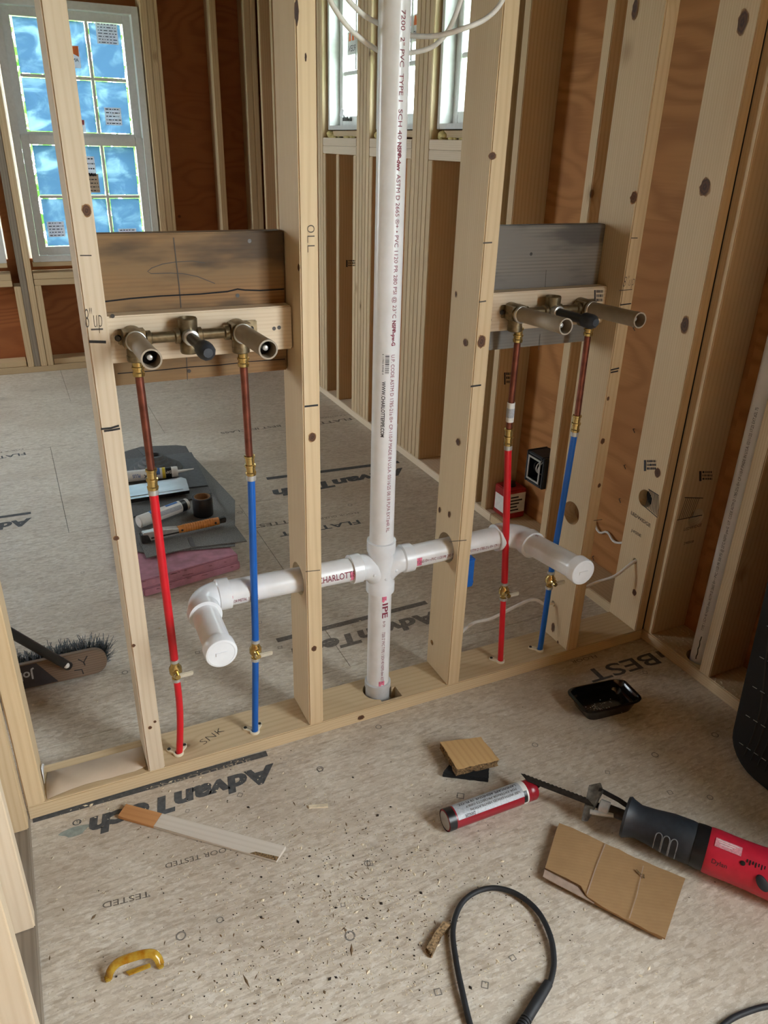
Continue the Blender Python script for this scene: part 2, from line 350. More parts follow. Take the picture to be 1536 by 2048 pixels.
def lumber(name, a, b, sx_, sy_, mat='stud', parent=None, xdir=(1, 0, 0), bevel=.0025, cuts=()):
    """board from a to b (centre line); section sx_ along xdir, sy_ across; local Z = grain. cuts: (point, dir, radius) drilled holes or (min,max) notches"""
    a, b = V(a), V(b); z = (b - a).normalized(); x = V(xdir); x = (x - z * x.dot(z)).normalized(); y = z.cross(x)
    M = Matrix((x, y, z)).transposed().to_4x4(); M.translation = a; L = (b - a).length
    bm = bmesh.new(); m = MB(); m.bm.free(); m.bm = bm
    n = max(1, int(L / .6))
    m.quadset([[(-sx_ / 2, -sy_ / 2, L * i / n), (sx_ / 2, -sy_ / 2, L * i / n), (sx_ / 2, sy_ / 2, L * i / n), (-sx_ / 2, sy_ / 2, L * i / n)] for i in range(n + 1)])
    bmesh.ops.recalc_face_normals(bm, faces=bm.faces)
    if bevel: bmesh.ops.bevel(bm, geom=[e for e in bm.edges if e.calc_face_angle(0) > .6], offset=bevel, segments=2, affect='EDGES')
    me = bpy.data.meshes.new(name); bm.to_mesh(me); bm.free()
    o = link(name, me, mat, parent, M)
    if cuts: drill(o, M, cuts)
    return o
def drill(o, M, cuts):
    """bore real holes with a boolean, then bake the result into the mesh"""
    tmp = []
    for c in cuts:
        k = MB()
        if len(c) == 3: k.cyl(V(c[0]) - V(c[1]) * .12, V(c[0]) + V(c[1]) * .12, c[2], seg=28)
        else: k.box(*c)
        bmesh.ops.recalc_face_normals(k.bm, faces=k.bm.faces)
        me = bpy.data.meshes.new('cut'); k.bm.to_mesh(me); k.bm.free()
        me.materials.append(o.data.materials[0])
        t = bpy.data.objects.new('cut', me); C.objects.link(t); t.matrix_world = Matrix(); tmp.append(t)
        md = o.modifiers.new('b', 'BOOLEAN'); md.operation = 'DIFFERENCE'; md.object = t; md.solver = 'EXACT'
    bpy.context.view_layer.update()
    dg = bpy.context.evaluated_depsgraph_get(); me2 = bpy.data.meshes.new_from_object(o.evaluated_get(dg))
    o.modifiers.clear(); o.data = me2
    me2.polygons.foreach_set('use_smooth', [True] * len(me2.polygons)); me2.set_sharp_from_angle(angle=math.radians(38))
    for t in tmp: bpy.data.objects.remove(t, do_unlink=True)

_tc = {}
def text_geo(body, bold=0.0, shear=0.0, sp=1.0):
    key = (body, bold, shear, sp)
    if key in _tc: return _tc[key]
    cu = bpy.data.curves.new('t', 'FONT'); cu.body = body; cu.size = 1; cu.offset = bold; cu.shear = shear; cu.space_character = sp; cu.resolution_u = 3
    o = bpy.data.objects.new('t', cu); C.objects.link(o); bpy.context.view_layer.update()
    me = bpy.data.meshes.new_from_object(o.evaluated_get(bpy.context.evaluated_depsgraph_get()))
    vs = [tuple(q.co[:2]) for q in me.vertices]; fs = [tuple(p.vertices) for p in me.polygons]
    bpy.data.objects.remove(o); bpy.data.curves.remove(cu); bpy.data.meshes.remove(me)
    x0 = min(a for a, b in vs); x1 = max(a for a, b in vs)
    _tc[key] = ([(a - x0, b) for a, b in vs], fs, x1 - x0); return _tc[key]
def print_on(name, body, mp, mat, parent, length=None, size=None, bold=0.0, shear=0.0, sp=1.0, sy=None):
    """flat lettering: mp(s, t) maps metres along / up the line to a world point"""
    vs, fs, wd = text_geo(body, bold, shear, sp)
    kx = length / wd if length else size; ky = sy if sy else (size or kx)
    if name == 'pipe_print':      # enough facets to follow the round of the pipe
        b = bmesh.new(); bv = [b.verts.new((p, q, 0)) for p, q in vs]
        for f in fs:
            try: b.faces.new([bv[i] for i in f])
            except ValueError: pass
        bmesh.ops.triangulate(b, faces=b.faces); lim = .006
        for _ in range(4):
            e = [x for x in b.edges if abs(x.verts[0].co.y - x.verts[1].co.y) * ky > lim]
            if not e: break
            bmesh.ops.subdivide_edges(b, edges=e, cuts=1); bmesh.ops.triangulate(b, faces=b.faces)
        b.verts.index_update(); vs = [(v.co.x, v.co.y) for v in b.verts]; fs = [[v.index for v in f.verts] for f in b.faces]; b.free()
    me = bpy.data.meshes.new(name); pts = [V(mp(a * kx, b * ky)) for a, b in vs]
    o0 = sum(pts, V()) / len(pts)
    me.from_pydata([p - o0 for p in pts], [], fs)
    return link(name, me, mat, parent, Matrix.Translation(o0), False)
def ellipse_mark(name, c, u, v, mat, parent, seg=18, n=None, hole=0.0, thick=.0006):
    """small flat knot or printed ring lying on a face; u, v = half axes"""
    m = MB(); c, u, v = V(c), V(u), V(v); nn = u.cross(v).normalized() * thick
    if n is not None and nn.dot(V(n)) < 0: nn = -nn
    ring = lambda k, h: [c + nn * h + (u * math.cos(2 * math.pi * i / seg) + v * math.sin(2 * math.pi * i / seg)) * k for i in range(seg)]
    if hole: m.quadset([ring(1, 1), ring(hole, 1)], True, False)
    else:
        if mat == 'knot': ja = [.78 + random.random() * .3 for _ in range(seg)]; ring = lambda k, h: [c + nn * h + (u * math.cos(2 * math.pi * i / seg) + v * math.sin(2 * math.pi * i / seg)) * k * ja[i] for i in range(seg)]
        m.poly(ring(1, 1))
    return m.obj(name, mat, parent, 0, False)
def kn_mat():
    k = NT('wood_knot'); tcn = k.n('TexCoord').outputs['Generated']
    d = k.n('VectorMath', {0: k.vm('SUBTRACT', tcn, (.5, .5, .5))}, operation='LENGTH').outputs['Value']
    nz = k.noise(tcn, 6, 4, .6); dd = k.ma('ADD', d, k.ma('MULTIPLY', k.ma('SUBTRACT', nz, .5), .25))
    k.put(k.b.inputs['Base Color'], k.ramp(dd, (.0, lin((92, 58, 34))), (.12, lin((58, 36, 22))), (.24, lin((96, 60, 34))), (.34, lin((66, 42, 26))), (.44, lin((126, 88, 52))), (.52, lin((176, 140, 96)))))
    k.b.inputs['Roughness'].default_value = .7; return k.m
MAT['knot'] = kn_mat()

# ------------------------------------------------------------------ SETTING: floor
fl = thing('floor', 'grey-brown subfloor of wide printed panels strewn with sawdust', 'floor', kind='structure')
MB().box((-3.0, -3.4, -.06), (1.67, 4.06, -.0205)).obj('floor_base', 'under', fl)
ys = [-3.4, -2.2, -1.1, .235, 1.455, 2.46, 3.2, 4.06]
PX0 = [-.6, .35, -.8, .62, -.06, .5, 0.1]
for i, (a, b) in enumerate(zip(ys, ys[1:])):
    xs = [-3.0] + [x for x in (PX0[i] - 2.44, PX0[i], PX0[i] + 2.44) if -2.9 < x < 1.6] + [1.67]
    if 0 <= i: 
        for x0, x1 in zip(xs, xs[1:]):
            MB().box((x0 + .0009, a + .0009, -.0205), (x1 - .0009, b - .0009, 0)).obj('floor_panel', 'osb', fl, origin=(0, 0, 0))
def fprint(body, p0, p1, mat='ink_floor', bold=.02, shear=0.0, sy=None, par=None):
    a, b = UZ(*p0), UZ(*p1); d = (b - a); L = d.length; d.normalize(); up = V((d.y, -d.x, 0)) * -1
    up = V((-d.y, d.x, 0)); 
    return print_on('floor_print', body, lambda s, t: a + d * s + up * t + V((0, 0, .0005)), mat, fl, length=L, bold=bold, shear=shear, sy=sy)
# large maker's print along the near side of the sill: reads from the far room, so upside down from here
def fbar(p0, p1, wd, mat='ink_floor'):
    a, b = UZ(*p0), UZ(*p1); d = (b - a).normalized(); up = V((-d.y, d.x, 0)); z = V((0, 0, .0004))
    m = MB(); m.poly([a + z, b + z, b + up * wd + z, a + up * wd + z]); return m.obj('floor_print', mat, fl, 0, False)
fprint('AdvanTech', (548, 1528), (176, 1640), 'ink_floor', .05, .15, .072); fprint('®', (162, 1637), (144, 1643), 'ink_floor', .02, 0, .022)
fbar((536, 1512), (66, 1646), -.0195)
def over(body, p0, p1, mat, bold=0, sy=None):
    a, b = UZ(*p0), UZ(*p1); d = (b - a); L = d.length; d.normalize(); up = V((-d.y, d.x, 0))
    return print_on('floor_print', body, lambda s, t: a + d * s + up * t + V((0, 0, .0008)), mat, fl, length=L, bold=bold, sy=sy)
MAT['osb_letter'] = simple('bare_letter', (158, 148, 134), .75, 0, .1, 80)
over('SUBFLOORING', (500, 1517), (300, 1575), 'osb_letter', 0, .014)
fprint('AdvanTech', (806, 936), (542, 982), 'ink_floor', .05, .15, .10)
fbar((800, 926), (535, 960), -.03)
fprint('AdvanTech', (870, 1222), (580, 1300), 'ink_floor2', .05, .15, .08)
fbar((856, 1208), (556, 1285), -.022, 'ink_floor2')
fprint('AdvanTech', (64, 1036), (-190, 1080), 'ink_floor', .05, .15, .085)
fbar((62, 1028), (-190, 1064), -.022)
fprint('FLATTEST', (716, 1040), (556, 1066), 'ink_floor', .02, 0, .05); fprint('FLOOR GUARANTEED', (716, 1024), (590, 1044), 'ink_floor2', 0, 0, .02)
fprint('FLATTEST', (700, 836), (600, 850), 'ink_floor2', .02, 0, .05); fprint('FOR A BETTER FLOOR', (700, 828), (620, 838), 'ink_floor2', 0, 0, .02)
fprint('FLATTEST', (50, 905), (-60, 922), 'ink_floor', .02, 0, .05); fprint('FOR A FLOOR', (46, 897), (-40, 910), 'ink_floor2', 0, 0, .022)
fprint('FLATTEST', (618, 1034), (500, 1052), 'ink_floor2', .02, 0, .04)
fprint('BEST IN CLASS', (560, 850), (440, 865), 'ink_floor2', .02, 0, .04)
fprint('BEST', (1300, 1306), (1164, 1344), 'ink_floor', .012, 0, .078); fprint('FLOOR', (1190, 1310), (1140, 1322), 'ink_floor2', 0, 0, .02)
fprint('N', (1345, 1296), (1310, 1304), 'ink_floor2', .02, 0, .045)
fprint('FLOOR TESTED', (470, 1690), (330, 1728), 'ink_floor2', 0, 0, .018)
fprint('TESTED', (300, 1782), (205, 1806), 'ink_floor2', 0, 0, .02)
marks = MB()
for (u, v, s) in ((921, 1592, 13), (735, 1400 + 327, 9), (700, 1872, 14), (686, 1700 + 110, 8), (740, 1727, 11), (480, 1590, 9), (640, 1540, 9), (375, 1622, 7), (757, 1454, 8), (640, 1538, 9), (362, 1872, 13), (440, 1840, 9), (970, 1970, 13), (1025, 1916, 11),
                  (1340, 1585, 9), (1430, 1470, 9), (1310, 1510, 9), (1290, 1345, 8), (1420, 1595, 8), (876, 1984, 13), (1215, 1545, 8), (1070, 1490, 8), (560, 1295, 8), (480, 1025, 7), (620, 940, 6), (250, 1345, 8), (395, 1305, 8), (520, 1245, 7), (165, 1145, 6), (700, 1010, 6)):
    c = UZ(u, v); q = UZ(u + s, v); r = (q - c).length * .8; sq = random.random() < .5; n = 4 if sq else 14; ph = random.random()
    lo = lambda k: [c + V((math.cos(ph + 2 * math.pi * i / n), math.sin(ph + 2 * math.pi * i / n), 0)) * r * k + V((0, 0, .0005)) for i in range(n)]
    marks.quadset([lo(1), lo(.72)], True, False)
marks.obj('nail_mark_print', 'ink_mark', fl, 0, False)
m = MB(); c = UZ(150, 1663); m.poly([c + V((math.cos(t) * .03 * (1 + .3 * math.sin(3 * t)), math.sin(t) * .014, .0004)) for t in [i * .35 for i in range(18)]])
MAT['teal'] = simple('teal_chalk_smudge', (152, 160, 152), .8, 0, .12, 80); m.obj('chalk_smudge', 'teal', fl, 0, False)

# ------------------------------------------------------------------ SETTING: ceiling, outer walls
ce = thing('ceiling', 'plain boarded ceiling over both rooms', 'ceiling', kind='structure')
MB().box((-3.05, -3.45, 3.6), (1.7, 4.1, 3.66)).obj('ceiling_board', 'ceil', ce)
for i in range(12): lumber('joist', (-3, -3.2 + i * .62, 3.46), (1.5, -3.2 + i * .62, 3.46), .038, .235, 'stud_grey', ce, xdir=(0, 1, 0), bevel=0)

# right (outer) wall: plates, studs, sheathing, window rough openings
wr = thing('wall_right', 'open stud outer wall with orange-brown sheathing at the right', 'wall', kind='structure')
XC = XR + .07
HOLE_V = (V((1.585, -.185, .02)), V((0, 0, 1)), .042)
lumber('bottom_plate', (XC, -3.4, .019), (XC, .9, .019), .14, .038, 'stud', wr, cuts=(HOLE_V,))
lumber('bottom_plate', (XC, .902, .019), (XC, YB, .019), .14, .038, 'stud_pale', wr)
def rstud(y, z0=.038, z1=2.45, mat='stud_far', cuts=()):
    return lumber('stud', (XC, y + .019, z0), (XC, y + .019, z1), .14, .038, mat, wr, cuts=cuts)
HOLE_S = (UY(1392, 1036, -.034), V((0, 1, 0)), .03)
rstud(-.034, mat='stud', cuts=(HOLE_S,))
for y in (-.269, -.62, -1.02, -1.32): rstud(y, mat='stud_far')
for y in (KEY[1] + .001, KEY[0] - .04): rstud(y)
rstud(.535, mat='stud_far'); 
for y in (.943, 1.022): rstud(y, mat='stud_far')
for y in (1.064, 1.102): rstud(y)
for a, b in WIN_R: pass
for y in (1.588, 1.626, 1.664, 1.702, 2.181, 2.219, 2.257, 2.295, 2.789, 2.827): rstud(y, mat='stud')
for y in (3.2, 3.6, 3.84): rstud(y, mat='stud_far')
for a, b in WIN_R:
    for z in (1.348, 1.386): lumber('sill_plate', (XC, a + .001, z + .019), (XC, b - .001, z + .019), .14, .037, 'stud_pale', wr)
    for y in (a + .001, b - .039): rstud(y, z1=1.347, mat='stud')
    lumber('header', (XC, a, 2.2), (XC, b, 2.2), .14, .15, 'stud', wr)
for y in (2.56,): rstud(y, z1=1.347, mat='stud')
lumber('header', (XC, KEY[0], KEY[3] + .1), (XC, KEY[1], KEY[3] + .1), .14, .2, 'stud', wr)
lumber('sill_plate', (XC, KEY[0], KEY[2] - .02), (XC, KEY[1], KEY[2] - .02), .14, .038, 'stud', wr)
def sheet(name, a, b, mat, par, grain='y'):
    """sheathing panel; local Z along its face grain"""
    a, b = V(a), V(b); z = V((0, 1, 0)) if grain == 'y' else V((1, 0, 0)); x = V((0, 0, 1)); y = z.cross(x)
    M = Matrix((x, y, z)).transposed().to_4x4(); M.translation = a; Mi = M.inverted()
    m = MB(); m.box(a, b)
    for q in m.bm.verts: q.co = Mi @ q.co
    bmesh.ops.recalc_face_normals(m.bm, faces=m.bm.faces)
    me = bpy.data.meshes.new(name); m.bm.to_mesh(me); m.bm.free(); return link(name, me, mat, par, M, False)
XS0, XS1 = XR + .14, XR + .152
def rsheet(y0, y1, z0, z1): sheet('sheathing', (XS0, y0, z0), (XS1, y1, z1), 'ply_right', wr)
rsheet(-3.45, KEY[0], 0, 3.6); rsheet(KEY[0], KEY[1], 0, KEY[2]); rsheet(KEY[0], KEY[1], KEY[3], 3.6); rsheet(KEY[1], -.05, 0, 1.22); rsheet(KEY[1], -.05, 1.22, 3.6)
rsheet(-.05, 1.14, 0, 1.22); rsheet(-.05, 1.14, 1.22, 3.6)
prev = 1.14
for a, b in sorted(WIN_R):
    if a > prev: rsheet(prev, a, 1.462, 3.6)
    rsheet(a, b, 2.1, 3.6); prev = b
rsheet(1.14, 2.36, 0, 1.462); rsheet(2.36, 2.789, 0, 1.462); rsheet(2.789, 4.06, 0, 1.22); rsheet(2.789, 4.06, 1.22, 3.6)

# back (far) wall
wb = thing('wall_back', 'far stud wall with dark red-brown sheathing and the big window', 'wall', kind='structure')
YC = YB + .07
lumber('bottom_plate', (-3.0, YC, .019), (XR, YC, .019), .14, .038, 'stud_far', wb, xdir=(0, 1, 0))
lumber('second_plate', (-.095, YC + .01, .056), (-1.0, YC + .01, .056), .12, .034, 'stud_far', wb, xdir=(0, 1, 0))
lumber('second_plate', (.07, YC + .01, .056), (.83, YC + .01, .056), .12, .034, 'stud_far', wb, xdir=(0, 1, 0))
def bstud(x, z0=.038, z1=2.45, mat='stud_far', wd=.038, par=None):
    return lumber('stud', (x + wd / 2, YC, z0), (x + wd / 2, YC, z1), wd, .14, mat, par or wb)
bstud(-.089 + .0, z1=.545, mat='stud_far'); bstud(-.0505, mat='stud_grey'); bstud(-.0115); bstud(.0285, z1=.545)
bstud(.838); bstud(.877); bstud(.916, wd=.02); bstud(1.245, mat='stud_far'); bstud(1.455); bstud(1.4935, wd=.036)
for x in (-.965 - .039, -1.3, -2.24, -2.7): bstud(x)
for a, b in WIN_B:
    z0 = .545
    for z in (z0, z0 + .038): lumber('sill_plate', (a, YC, z + .019), (b, YC, z + .019), .14, .037, 'stud_far', wb, xdir=(0, 1, 0))
    lumber('header', (a, YC, 2.22), (b, YC, 2.22), .14, .15, 'stud_far', wb, xdir=(0, 1, 0))
for a, b in WIN_B[:2]: lumber('shim_block', (a + .01, YB + .05, .668), (b - .01, YB + .05, .668), .03, .026, 'stud_far', wb, xdir=(0, 1, 0), bevel=0)
YS0, YS1 = YB + .14, YB + .152
def bsheet(x0, x1, z0, z1): sheet('sheathing', (x0, YS0, z0), (x1, YS1, z1), 'ply_back', wb, 'x')
bsheet(-3.05, WIN_B[1][0], .69, 3.6); bsheet(WIN_B[1][1], WIN_B[0][0], .69, 3.6)
bsheet(-3.05, -.6, 0, .69); bsheet(-.6, .85, 0, .69); bsheet(.836, 1.69, .69, 1.45); bsheet(.85, 1.69, 0, .69); bsheet(.836, 1.69, 1.45, 3.6)
for a, b in WIN_B: bsheet(a, b, 2.075, 3.6)

# far left and front outer walls (out of frame, they close the rooms)
wl2 = thing('wall_far_left', 'far left outer wall of the back room', 'wall', kind='structure')
for y0_, y1_, z0_, z1_ in ((-3.45, FAR_L[0], 0, 3.6), (FAR_L[1], 4.06, 0, 3.6), (FAR_L[0], FAR_L[1], 0, FAR_L[2]), (FAR_L[0], FAR_L[1], FAR_L[3], 3.6)): sheet('sheathing', (-3.06, y0_, z0_), (-3.04, y1_, z1_), 'ply_back', wl2)
wf = thing('wall_front', 'outer wall behind the viewpoint', 'wall', kind='structure')
sheet('sheathing', (-3.05, -3.45, 0), (1.7, -3.43, 3.6), 'ply_right', wf, 'x')

# left stud partition beside the viewpoint
wl = thing('wall_left', 'pale stud partition at the left edge beside the viewpoint', 'wall', kind='structure')
XL = -.268
lumber('bottom_plate', (XL - .045, -3.3, .019), (XL - .045, -.004, .019), .09, .038, 'stud_grey', wl)
for y, mt in ((-.066, 'stud'), (-.32, 'stud_pale'), (-.568, 'stud_pale'), (-2.6, 'stud'), (-3.0, 'stud')):
    lumber('stud', (XL - .045, y + .019, .038), (XL - .045, y + .019, 2.45), .09, .038, mt, wl)

# ------------------------------------------------------------------ SETTING: middle stud partition
wm = thing('wall_middle', 'open stud partition carrying the plumbing between the two rooms', 'wall', kind='structure')
PX, PY, PZ = .628, .062, .442
YP = DP / 2
SOCK = ((V((PX, PY, .02)), V((0, 0, 1)), .041), ((PX - .01, .012, -.01), (PX + .052, PY - .005, .06)))
lumber('bottom_plate', (-.27, YP, .019), (XR - .003, YP, .019), DP, .038, 'stud', wm, xdir=(0, 1, 0), cuts=SOCK)
def hole(x, r=.037, z=PZ): return (V((x, PY, z)), V((1, 0, 0)), r)
def mstud(xb, xt, mat='stud', cuts=(), z1=2.45, wd=T):
    return lumber('stud', (xb + wd / 2, YP, .0385), (xt + wd / 2, YP, z1), wd, DP, mat, wm, cuts=cuts)
sF = mstud(-.269, -.269, 'stud')
sA = mstud(-.001, .002, 'stud_pale')
sB = mstud(.4055, .408, 'stud', (hole(.425, .041, PZ + .006),))
sC = mstud(.8152, .83, 'stud', (hole(.84, .041, PZ + .006), (V((.84, .10, .12)), V((1, 0, 0)), .008)))
sD = mstud(1.2285, 1.223, 'stud', ((UX(1142, 1026, 1.2265), V((1, 0, 0)), .034), (V((1.247, .09, .155)), V((1, 0, 0)), .009)))
sE = mstud(1.4935, 1.4955, 'stud', ((UX(1290, 997, 1.4935), V((1, 0, 0)), .027), (V((1.51, .055, .265)), V((1, 0, 0)), .009)), wd=.032)
MB().box((XR - .004, 0, .0385), (XR - .0012, DP, 2.45)).obj('gap_felt', 'char', wm)
# backing planks (grey and brown, old) and the pale rails that hold the valves
def xboard(name, x0, x1, y0, y1, z0, z1, mat): return lumber(name, (x0, (y0 + y1) / 2, (z0 + z1) / 2), (x1, (y0 + y1) / 2, (z0 + z1) / 2), y1 - y0, z1 - z0, mat, wm, xdir=(0, 1, 0))
pL = xboard('backing_plank', .0385, .4045, .091, .1285, .957, 1.242, 'plank_brown')
pR = xboard('backing_plank', .858, 1.2265, .091, .1285, .957, 1.242, 'plank_grey')
rL = xboard('mounting_rail', .0385, .4045, .053, .090, 1.012, 1.101, 'stud_pale')
rR = xboard('mounting_rail', .858, 1.2265, .053, .090, 1.012, 1.101, 'stud_pale')
tag(pL, 'brown stained plank with pencil squiggle'); tag(pR, 'grey weathered plank')
def stroke(name, pts, wd, mat, par, nrm):
    """thin drawn line on a face"""
    m = MB(); pts = [V(p) for p in pts]; nrm = V(nrm)
    L = []; 
    for i, p in enumerate(pts):
        d = (pts[min(i + 1, len(pts) - 1)] - pts[max(0, i - 1)]).normalized(); s = d.cross(nrm).normalized() * wd / 2
        L.append([p + s + nrm * .0006, p - s + nrm * .0006])
    m.quadset(L, False, False); return m.obj(name, mat, par, 0, False)
PLY = .091
def yl(px, y): return [UY(u, v, y) for u, v in px]
def xl(px, x): return [UX(u, v, x) for u, v in px]
NY, NX = (0, -1, 0), (-1, 0, 0)
stroke('pencil_line', yl([(347, 475), (352, 520), (358, 570), (362, 615)], PLY), .002, 'pencil', wm, NY)
stroke('pencil_squiggle', yl([(410, 526), (385, 522), (350, 524), (325, 528), (303, 536), (295, 543), (302, 547), (340, 546), (365, 547), (395, 553), (430, 567)], PLY), .0016, 'pencil', wm, NY)
stroke('plank_crack', yl([(210, 603), (260, 597), (320, 592), (400, 588), (455, 583), (475, 578), (490, 580), (520, 581), (568, 578)], PLY), .003, 'char', wm, NY)
stroke('plank_crack', yl([(235, 747), (300, 742), (380, 734), (440, 730), (500, 723), (570, 718)], PLY), .002, 'char', wm, NY)
stroke('pencil_line', yl([(373, 715), (375, 760)], PLY), .0015, 'pencil', wm, NY)
stroke('pencil_line', yl([(1092, 540), (1090, 575)], PLY), .0015, 'pencil', wm, NY); stroke('pencil_line', yl([(1080, 668), (1077, 700)], PLY), .0015, 'pencil', wm, NY)
# marks on the stud edges
def edge_mark(pts, wd=.002, mat='pencil'): stroke('edge_mark', yl(pts, 0), wd, mat, wm, NY)
edge_mark([(178, 683), (212, 684)], .005, 'marker'); edge_mark([(182, 659), (206, 658)], .003); edge_mark([(160, 511), (183, 511)])
edge_mark([(202, 858), (222, 856), (238, 851)], .004, 'marker'); edge_mark([(208, 862), (224, 860), (240, 857)], .004, 'marker')
edge_mark([(609, 813), (636, 810)], .004, 'marker'); edge_mark([(611, 1143), (640, 1140)], .002); edge_mark([(941, 773), (962, 770)], .004, 'marker'); edge_mark([(966, 486), (984, 485)], .003); edge_mark([(958, 604), (972, 602)], .003)
edge_mark([(898, 1083), (933, 1080)]); edge_mark([(1221, 740), (1238, 736)], .004, 'marker'); edge_mark([(1221, 745), (1236, 742)], .004, 'marker'); edge_mark([(1240, 610), (1262, 607)], .003, 'marker'); edge_mark([(1238, 581), (1264, 579)], .002); edge_mark([(1262, 476), (1275, 476)])
edge_mark([(1187, 1041), (1204, 1039)], .002)
def scrib(body, p0, p1, y, sy, mat='pencil'):
    a, b = UY(*p0, y), UY(*p1, y); d = (b - a); L = d.length; d.normalize()
    return print_on('pencil_note', body, lambda s, t: a + d * s + V((0, 0, t)) + V((0, -.0006, 0)), mat, wm, length=L, sy=sy, bold=-.02, shear=.2)
scrib('8"up', (172, 656), (206, 654), 0, .05); scrib('8"up', (1245, 574), (1268, 570), 0, .035)
a0 = UY(614, 450, 0)
print_on('pencil_note', '0LL', lambda s, t: a0 + V((t * .9, -.0006, -s)), 'pencil', wm, length=.05, sy=.025, bold=-.02)
a0 = UZ(408, 1490, .038); b0 = UZ(450, 1462, .038); dd = (b0 - a0).normalized()
print_on('pencil_note', 'SNK', lambda s, t: a0 + dd * s + V((-dd.y, dd.x, 0)) * t + V((0, 0, .0006)), 'pencil', wm, length=(b0 - a0).length, sy=.03, bold=-.02)
def grade(u0, v0, plane, c, su, sv, par, lines=3):
    """lumber grade stamp: a few bars and lines of print on a stud face"""
    m = MB(); f = (lambda u, v: UX(u, v, c) + V((-.0006, 0, 0))) if plane == 'x' else (lambda u, v: UY(u, v, c) + V((0, -.0006, 0)))
    def q(a, b, c2, d): m.poly([f(a, b), f(c2, b), f(c2, d), f(a, d)])
    q(u0, v0, u0 + su * .18, v0 + sv); 
    for i in range(lines):
        y0 = v0 + sv * i / lines
        x = u0 + su * .26
        while x < u0 + su:
            ww = random.uniform(.05, .16) * su; q(x, y0, min(x + ww, u0 + su), y0 + sv / lines * .62); x += ww + su * .05
    m.obj('grade_stamp', 'ink_blk', par, 0, False)
grade(950, 43, 'x', .83, 26, 34, wm); grade(1288, 920, 'x', 1.4935, 24, 22, wm); 
grade(1008, 745, 'y', .943, 16, 24, wr); grade(692, 520, 'y', 2.18, 18, 14, wr)
grade(1398, 942, 'y', -.034, 26, 20, wr)
print_on('mill_stamp', 'LEDWIDGE', (lambda a, b: (lambda s, t: a + (b - a).normalized() * s + V((-.0006, 0, t))))(UX(1262, 1028, 1.4935), UX(1289, 1047, 1.4935)), 'ink_blk', wm, length=.085, sy=.016)
print_on('mill_stamp', 'J4SSE', (lambda a, b: (lambda s, t: a + (b - a).normalized() * s + V((-.0006, 0, t))))(UX(1262, 1062, 1.4935), UX(1278, 1072, 1.4935)), 'pencil', wm, length=.045, sy=.013)
print_on('mill_stamp', 'LEDWIDGE', (lambda a, b: (lambda s, t: a + (b - a).normalized() * s + V((0, -.0006, t))))(UY(1367, 1062, -.034), UY(1399, 1053, -.034)), 'ink_blk', wr, length=.07, sy=.014)
print_on('mill_stamp', '240508', (lambda a, b: (lambda s, t: a + (b - a).normalized() * s + V((0, -.0006, t))))(UY(1367, 1089, -.034), UY(1385, 1085, -.034)), 'ink_blk', wr, length=.04, sy=.012)
# hatched no-drill marking round the two bored holes
def hx(p): return UX(*p, 1.4935) 
HB = [[(1297, 978), (1318, 991)], [(1286, 1010), (1315, 1035)]]
for px in HB: stroke('hatch_mark', xl(px, 1.4935), .0025, 'marker', wm, NX)
for i in range(9):
    t = i / 8; stroke('hatch_mark', xl([(1299 + 18 * t, 980 + 12 * t), (1292 + 24 * t, 1012 + 21 * t)], 1.4935), .002, 'marker', wm, NX)
for px in ([(1369, 995), (1406, 996)], [(1354, 1040), (1404, 1030)]): stroke('hatch_mark', yl(px, -.034), .0025, 'marker', wr, NY)
for i in range(8): t = i / 7; stroke('hatch_mark', yl([(1372 + 26 * t, 996), (1358 + 26 * t, 1038 - 4 * t)], -.034), .002, 'marker', wr, NY)
# screw heads and grade stamp on planks and rails, nails poking through the sheathing
for u, v, y in ((558, 655, .053), (548, 657, .053), (475, 591, .091), (499, 482, .091), (378, 742, .091), (225, 632, .053), (1062, 508, .091), (980, 640, .053)):
    p = UY(u, v, y); ellipse_mark('screw_head', p, (.004, 0, 0), (0, 0, .004), 'dsteel', wm, n=NY)
grade(1188, 580, 'y', .053, 18, 26, wm)
for u, v in ((1268, 858), (1250, 930), (1240, 997), (1187, 1112), (1283, 70), (1245, 205), (1240, 505), (1075, 1045), (1160, 745), (1398 - 130, 655)):
    p = UX(u, v, XS0); MB().tube([p + V((.004, 0, 0)), p + V((-.012, -.008, .004)), p + V((-.016, -.022, -.004))], .0012, 6).obj('nail', 'dsteel', wr)
